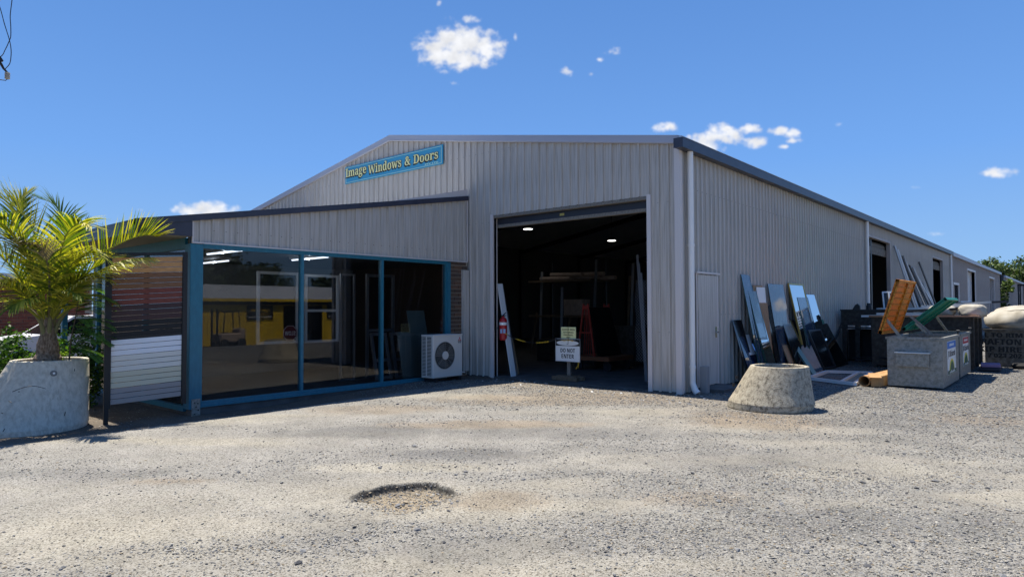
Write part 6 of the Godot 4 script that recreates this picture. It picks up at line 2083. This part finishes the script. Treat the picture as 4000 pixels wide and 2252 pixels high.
func make_fern_shrub():
	var o := Vector3(-10.78, 0.7, -3.0)
	var R := Vector3(0.24, 0, -0.97)
	var T := Vector3(0.97, 0, 0.24)
	var t := thing("feathery_shrub", "dark feathery leaved sapling hanging over the planter's right rim", "shrub", o)
	var mb := MB.new()
	var stem := smooth_path([o, o + Vector3(0, 0.35, 0) + R * 0.02, o + Vector3(0, 0.75, 0) + R * 0.08, o + Vector3(0, 1.1, 0) + R * 0.12])
	mb.tube(stem, 0.012, 0.006, 6)
	part("stem", mb, mats["bark"], t)
	rng.seed = 17
	for k in 24:
		var base: Vector3 = stem[4 + int(k * 1.05) % (stem.size() - 5)]
		var ang := rng.randf_range(-0.9, 1.5)
		var out := (R * cos(ang) + T * sin(ang)).normalized()
		var up0 := rng.randf_range(0.1, 0.75)
		var pts: Array = []
		for j in 7:
			var f := j / 6.0
			pts.append(base + out * f * 0.56 + Vector3(0, up0 * f * 0.5 - 0.3 * f * f, 0))
		mb = MB.new()
		var lit := k % 3 == 0
		mb.col = lin(70, 90, 40)
		mb.tube(pts, 0.004, 0.0015, 4)
		for j in 20:
			var f := 0.1 + 0.9 * j / 20.0
			var i := clampi(int(f * 6), 0, 5)
			var p: Vector3 = pts[i].lerp(pts[i + 1], f * 6 - i)
			var d: Vector3 = (pts[i + 1] - pts[i]).normalized()
			var s := d.cross(Vector3.UP).normalized()
			for sd in [-1.0, 1.0]:
				var dir: Vector3 = (d * 0.5 + s * sd + Vector3(0, -0.1, 0)).normalized()
				var long := 0.12 * sin(PI * (0.15 + 0.75 * f))
				# each leaflet is itself pinnate: short blades along it
				for b in 7:
					var q: Vector3 = p + dir * long * (b + 0.6) / 7.0
					for s2 in [-1.0, 1.0]:
						leaf(mb, q, (dir * 0.6 + d * s2 * 0.8).normalized(), dir.cross(d).cross((dir * 0.6 + d * s2 * 0.8)).normalized(), 0.019, 0.0042, 0.05, lin(56, 92, 46).lerp(lin(120, 158, 66), rng.randf()), lin(104, 146, 70))
		part("leaf_spray", mb, mats["leaves"], t, true)

# a crown of many small leaf faces in clumps
func crown(mb: MB, o: Vector3, r: Vector3, clumps: int, per: int, size: float, dark: Color, light: Color):
	for c in clumps:
		var d := Vector3(rng.randfn(), rng.randfn(), rng.randfn()).normalized()
		var k := pow(rng.randf(), 0.45)
		var cc := o + d * r * k
		var cr := minf(r.x, r.y) * rng.randf_range(0.16, 0.34)
		for i in per:
			var e := Vector3(rng.randfn(), rng.randfn() * 0.8, rng.randfn()) * 0.5
			var p := cc + e * cr
			var n := (e.normalized() + Vector3(rng.randfn(), rng.randfn() + 0.4, rng.randfn()) * 0.6).normalized()
			var a := n.cross(Vector3(rng.randfn(), rng.randfn(), rng.randfn())).normalized()
			var b := n.cross(a)
			var s := size * rng.randf_range(0.6, 1.3)
			mb.col = dark.lerp(light, rng.randf())
			mb.tri3(p - a * s * 0.5, p + a * s * 0.6, p + b * s * 0.32, n, n, n)
			mb.tri3(p - a * s * 0.5, p - b * s * 0.32, p + a * s * 0.6, n, n, n)

func tree(label: String, at: Vector3, h: float, r: Vector3, clumps: int, per: int, size: float, dark: Color, light: Color, group: String):
	var t := thing("broadleaf_tree", label, "tree", at, group)
	var mb := MB.new()
	mb.tube(smooth_path([at, at + Vector3(0.1, h * 0.3, 0), at + Vector3(-0.1, h * 0.62, 0.1)]), h * 0.035, h * 0.015, 10)
	for k in 6:
		var a := k * 1.1
		mb.tube([at + Vector3(0, h * (0.35 + 0.04 * k), 0), at + Vector3(cos(a) * r.x * 0.5, h * 0.6, sin(a) * r.z * 0.5), at + Vector3(cos(a) * r.x * 0.8, h * 0.75, sin(a) * r.z * 0.8)], h * 0.015, h * 0.004, 6)
	part("trunk", mb, mats["bark"], t)
	mb = MB.new()
	crown(mb, at + Vector3(0, h - r.y, 0), r, clumps, per, size, dark, light)
	part("crown", mb, mats["far_leaves"], t, true)

func make_plants():
	make_palm()
	make_fern_shrub()
	rng.seed = 202
	# hedge behind the planter
	var R := Vector3(0.24, 0, -0.97)
	var k := 0
	for h in [[Vector3(-12.9, 0.5, -2.85), Vector3(0.5, 0.68, 0.6), "dark glossy hedge bush directly behind the palm trunk"], [Vector3(-12.5, 0.4, -2.05), Vector3(0.5, 0.62, 0.5), "low glossy bush left of the palm trunk"], [Vector3(-12.9, 0.55, -3.75), Vector3(0.5, 0.72, 0.5), "dark bush between the planter and the verandah posts"], [Vector3(-13.6, 0.5, -2.2), Vector3(0.6, 0.75, 0.6), "rearmost hedge bush at the left edge"]]:
		var t := thing("hedge_bush", h[2], "bush", h[0] - Vector3(0, h[1].y, 0), "hedge behind the planter")
		var mb := MB.new()
		mb.tube([h[0] - Vector3(0, h[1].y, 0), h[0]], 0.02, 0.01, 6)
		part("stem", mb, mats["bark"], t)
		mb = MB.new()
		crown(mb, h[0], h[1], 90, 40, 0.06, lin(34, 60, 26), lin(84, 120, 44))
		part("foliage", mb, mats["leaves"], t, true)
		k += 1
	# small weeds in the planter
	var w := thing("planter_weed", "bright small leafy weed at the planter's back rim", "plant", Vector3(-11.35, 0.72, -3.05))
	var mw := MB.new()
	crown(mw, Vector3(-11.35, 0.82, -3.05), Vector3(0.1, 0.09, 0.1), 12, 16, 0.035, lin(110, 150, 50), lin(170, 190, 70))
	part("foliage", mw, mats["leaves"], w, true)
	# trees at the end of the yard
	tree("dark rounded tree rising behind the far end of the sheds", Vector3(-9.4, 0, -116), 8.4, Vector3(3.0, 2.6, 3.0), 150, 60, 0.34, lin(44, 62, 34), lin(104, 124, 62), "trees at the end of the yard")
	tree("second dark tree, at the far right edge of the row", Vector3(-5.3, 0, -118), 8.6, Vector3(2.6, 3.2, 2.6), 150, 60, 0.34, lin(44, 62, 34), lin(104, 124, 62), "trees at the end of the yard")
	tree("lower tree between the two at the end of the yard", Vector3(-7.2, 0, -121), 6.6, Vector3(2.2, 2.6, 2.2), 110, 60, 0.34, lin(42, 60, 34), lin(98, 118, 60), "trees at the end of the yard")
	# vine on the far wall
	var v := thing("wall_vine", "bright leafy vine climbing the far end of the side wall", "vine", Vector3(XR + 0.3, 0, -72))
	var mv := MB.new()
	mv.tube([Vector3(XR + 0.2, 0, -71.5), Vector3(XR + 0.25, 2, -71.8), Vector3(XR + 0.4, 4, -72.2)], 0.06, 0.03, 6)
	part("stem", mv, mats["bark"], v)
	mv = MB.new()
	crown(mv, Vector3(XR + 0.4, 3.3, -72.6), Vector3(0.4, 0.7, 1.8), 40, 34, 0.2, lin(50, 74, 30), lin(130, 150, 60))
	crown(mv, Vector3(XR + 0.25, 2.0, -71.0), Vector3(0.3, 1.8, 1.2), 50, 40, 0.2, lin(40, 60, 30), lin(70, 90, 40))
	part("foliage", mv, mats["far_leaves"], v, true)
	# a dark open steel cage beyond the vine
	var c := thing("steel_cage", "open black steel cage frame standing at the far end of the yard", "frame", Vector3(-3.2, 0, -80))
	for x in [-4.6, -2.3]:
		for z in [-79.0, -81.5]:
			var mb := MB.new()
			mb.bx(x, x + 0.12, 0, 3.6, z, z - 0.12)
			part("post", mb, mats["black"], c)
	for z in [-79.0, -81.5]:
		var mb := MB.new()
		mb.bx(-4.6, -2.18, 3.5, 3.62, z, z - 0.12)
		part("rail", mb, mats["black"], c)
	for x in range(6):
		var mb := MB.new()
		mb.bx(-4.3 + x * 0.36, -4.24 + x * 0.36, 0, 3.5, -81.5, -81.56)
		part("bar", mb, mats["black"], c)

# ---------------------------------------------------------------- across the road (seen in the glass) and at the left
func make_surroundings():
	# yellow shed opposite, mirrored in the office windows
	var x := 17.3
	var y0 := -0.75
	var t := thing("yellow_shed", "yellow ribbed metal shed across the road, mirrored in the office glass", "building", Vector3(x, y0, -22))
	var ym: Material = mats["yellow_wall"]
	var doors := [[-22.3, -25.1], [-31.0, -34.0]]
	var low := const_y(y0)
	var high := const_y(1.75)
	var a := Vector3(x + 0.03, 0, 0)
	var n := Vector3(-1, 0, 0)
	var u := Vector3(0, 0, -1)
	sheets(t, a, u, n, 10.0, 22.3, low, high, ym, 8)
	sheets(t, a, u, n, 22.3, 25.1, const_y(1.7), high, ym, 8)
	sheets(t, a, u, n, 25.1, 31.0, low, high, ym, 8)
	sheets(t, a, u, n, 31.0, 34.0, const_y(1.7), high, ym, 8)
	sheets(t, a, u, n, 34.0, 40.0, low, high, ym, 8)
	var mb := MB.new()
	wall_with_gaps(mb, true, x + 0.035, x + 0.12, -10.0, -40.0, 2.05, [[-22.3, -25.1, -0.8, 1.7], [-31.0, -34.0, -0.8, 1.7]])
	mb.bx(x + 0.12, x + 12, y0, 2.05, -10.0, -10.1)
	mb.bx(x + 0.12, x + 12, y0, 2.05, -39.9, -40.0)
	mb.bx(x + 12, x + 12.1, y0, 2.05, -10.0, -40.0)
	part("wall_lining", mb, mats["liner"], t)
	mb = MB.new()
	mb.bx(x - 0.25, x - 0.12, 1.95, 2.12, -9.8, -40.2)
	part("gutter", mb, ym, t)
	mb = MB.new()
	mb.bx(x - 0.12, x + 0.03, 1.755, 1.77, -9.8, -40.2)
	part("soffit", mb, mats["grey_plastic"], t)
	mb = MB.new()
	mb.qo(Vector3(x - 0.2, 2.12, -9.8), Vector3(x + 6.0, 3.15, -9.8), Vector3(x + 6.0, 3.15, -40.2), Vector3(x - 0.2, 2.12, -40.2), Vector3(x + 6, 0, -25))
	mb.qo(Vector3(x + 12.2, 2.12, -9.8), Vector3(x + 6.0, 3.15, -9.8), Vector3(x + 6.0, 3.15, -40.2), Vector3(x + 12.2, 2.12, -40.2), Vector3(x + 6, 0, -25))
	part("roof_sheeting", mb, mats["roofing"], t)
	for s in [[-20.7, "framed black HYDRAULINK sign left on the yellow shed"], [-26.3, "framed black HYDRAULINK sign right on the yellow shed"]]:
		var sg := thing("shop_sign", s[1], "sign", Vector3(x - 0.02, 1.3, s[0]), "signs on the yellow shed")
		mb = MB.new()
		mb.bx(x - 0.03, x - 0.005, 0.85, 1.72, s[0] + 0.85, s[0] - 0.85)
		part("board", mb, mats["black"], sg)
		lettering("letters", "Hydraulink", Vector3(x - 0.031, 1.42, s[0]), Vector3(0, 0, 1), Vector3.UP, 1.2, 0.26, 0.01, mats["yellow_print"], sg)
		lettering("letters", "Hydraulic Hose & Fittings", Vector3(x - 0.031, 1.0, s[0]), Vector3(0, 0, 1), Vector3.UP, 1.5, 0.12, 0.01, mats["white_paint"], sg)
	# forklift
	var f := Vector3(14.2, -0.6, -17.2)
	var fk := thing("forklift", "small forklift parked before the yellow shed, mirrored in the glass", "forklift", f)
	mb = MB.new()
	mb.cbox(f + Vector3(0, 0.55, 0), Vector3(1.0, 0.5, 1.3), 0.06)
	mb.cbox(f + Vector3(0, 0.75, -0.6), Vector3(0.98, 0.6, 0.35), 0.08)
	part("body", mb, mats["carton_grey"], fk)
	for sx in [-0.48, 0.48]:
		for sz in [-0.5, 0.45]:
			mb = MB.new()
			mb.tube([f + Vector3(sx - 0.09, 0.25, sz), f + Vector3(sx + 0.09, 0.25, sz)], 0.25, -1, 18)
			part("wheel", mb, mats["rubber"], fk)
			mb = MB.new()
			mb.bar(f + Vector3(sx * 0.8, 0.8, sz), f + Vector3(sx * 0.75, 1.95, sz * 0.8), 0.05, 0.05)
			part("cage_post", mb, mats["black"], fk)
	mb = MB.new()
	mb.bx(f.x - 0.4, f.x + 0.4, f.y + 1.93, f.y + 1.99, f.z - 0.45, f.z + 0.42)
	part("cage_roof", mb, mats["black"], fk)
	for sx in [-0.3, 0.3]:
		mb = MB.new()
		mb.bar(f + Vector3(sx, 0.05, 0.75), f + Vector3(sx, 2.1, 0.75), 0.08, 0.1)
		part("mast_rail", mb, mats["black"], fk)
		mb = MB.new()
		mb.bx(f.x + sx - 0.05, f.x + sx + 0.05, f.y + 0.05, f.y + 0.1, f.z + 0.8, f.z + 1.8)
		part("fork", mb, mats["steel_dark"], fk)
	# trees behind the yellow shed
	rng.seed = 303
	tree("large dark tree behind the yellow shed's left end", Vector3(44, -0.8, -28), 8.6, Vector3(5.5, 3.4, 5.5), 190, 60, 0.4, lin(26, 42, 20), lin(60, 84, 38), "trees behind the yellow shed")
	tree("tall tree behind the middle of the yellow shed", Vector3(46, -0.8, -36), 7.0, Vector3(3.6, 2.8, 3.6), 140, 60, 0.4, lin(26, 42, 20), lin(60, 84, 38), "trees behind the yellow shed")
	tree("lower tree behind the yellow shed's right end", Vector3(47, -0.8, -46), 6.2, Vector3(4.0, 2.4, 4.0), 140, 60, 0.4, lin(26, 42, 20), lin(60, 84, 38), "trees behind the yellow shed")
	# brick building far left
	var b := Vector3(-24.0, 0, -5.0)
	var br := thing("brick_house", "red brick wall of a low house beyond the planter", "building", b)
	mb = MB.new()
	mb.bx(-30, -23.06, -0.4, 2.36, -4.4, -7.0)
	part("wall", mb, mats["mortar"], br)
	mb = MB.new()
	mb.bx(-30.5, -22.5, 2.36, 2.5, -4.0, -7.4)
	part("roof", mb, mats["roofing"], br)
	rng.seed = 71
	var variants: Array = []
	for kk in 4:
		var bm := MB.new()
		bm.cbox(Vector3.ZERO, Vector3(0.03, 0.076, 0.23), 0.004)
		variants.append(bm.done())
	var wall: Node = br.get_child(0)
	for row in 25:
		for col in 11:
			var y := 0.22 + row * 0.086
			var z := -4.53 - col * 0.24 - (0.12 if row % 2 else 0.0)
			if z < -6.9: continue
			var o := MeshInstance3D.new()
			o.name = "brick"
			o.mesh = variants[0]
			o.material_override = mats["red_brick_%d" % (rng.randi() % 4)]
			wall.add_child(o, true)
			o.position = Vector3(-23.05, y, z) - b
	# parked car glimpsed behind the verandah posts
	var c := Vector3(-19.6, -0.1, -5.6)
	var car := thing("parked_car", "white car half hidden behind the teal verandah post and palm", "car", c)
	var side := PackedVector2Array([Vector2(-2.0, 0.35), Vector2(-2.05, 0.7), Vector2(-1.9, 0.85), Vector2(-0.95, 0.98), Vector2(-0.3, 1.42), Vector2(1.0, 1.45), Vector2(1.75, 1.05), Vector2(2.05, 0.95), Vector2(2.08, 0.35)])
	mb = MB.new()
	mb.prism(side, Transform3D(Basis(Vector3(0, 0, -1), Vector3.UP, Vector3(1, 0, 0)), c + Vector3(-0.85, 0, 0)), 1.7)
	part("body", mb, mats["car_white"], car)
	mb = MB.new()
	mb.prism(PackedVector2Array([Vector2(-0.85, 0.99), Vector2(-0.3, 1.36), Vector2(0.95, 1.38), Vector2(1.6, 1.02)]), Transform3D(Basis(Vector3(0, 0, -1), Vector3.UP, Vector3(1, 0, 0)), c + Vector3(-0.856, 0, 0)), 1.712)
	part("side_window", mb, mats["dark_panel"], car)
	mb = MB.new()
	mb.quad(c + Vector3(-0.75, 1.0, 0.93), c + Vector3(0.75, 1.0, 0.93), c + Vector3(0.65, 1.4, 0.34), c + Vector3(-0.65, 1.4, 0.34))
	part("windscreen", mb, mats["dark_panel"], car)
	for sx in [-0.8, 0.8]:
		for sz in [-1.3, 1.3]:
			mb = MB.new()
			mb.tube([c + Vector3(sx - 0.1, 0.32, sz), c + Vector3(sx + 0.1, 0.32, sz)], 0.32, -1, 20)
			part("wheel", mb, mats["rubber"], car)

func _ready():
	rng.seed = 4
	nz.noise_type = FastNoiseLite.TYPE_SIMPLEX_SMOOTH
	nz.seed = 9
	nz.frequency = 0.01
	nz.fractal_octaves = 4
	nz2.noise_type = FastNoiseLite.TYPE_SIMPLEX
	nz2.seed = 21
	nz2.frequency = 0.01
	nz2.fractal_octaves = 3
	light_and_camera()
	make_materials()
	make_ground()
	make_shed()
	make_far_shed("second grey shed in the row with a white roller door", -42.02, -70.0, 4.4, [[-42.9, -44.9, 2.7, 1.2, 1.0], [-48.8, -52.7, 3.72, 0.0, 1.0], [-61.3, -65.1, 3.66, 0.0, 0.0]], mats["far_cladding"], mats["barge"])
	make_far_shed("last pale shed of the row past the vine", -74.0, -104.0, 4.3, [[-90.0, -93.0, 3.0, 0.0, 0.0]], mats["far_cladding"], mats["barge"])
	make_office()
	make_office_inside()
	make_surroundings()
	make_plants()
	make_left_planter()
	make_cone_planter()
	make_slat_screen()
	make_air_conditioner()
	make_door_signs()
	make_extinguisher()
	make_shed_inside()
	make_leaning()
	make_bins()
	make_side_clutter()
	make_wires()
	scatter_stones()
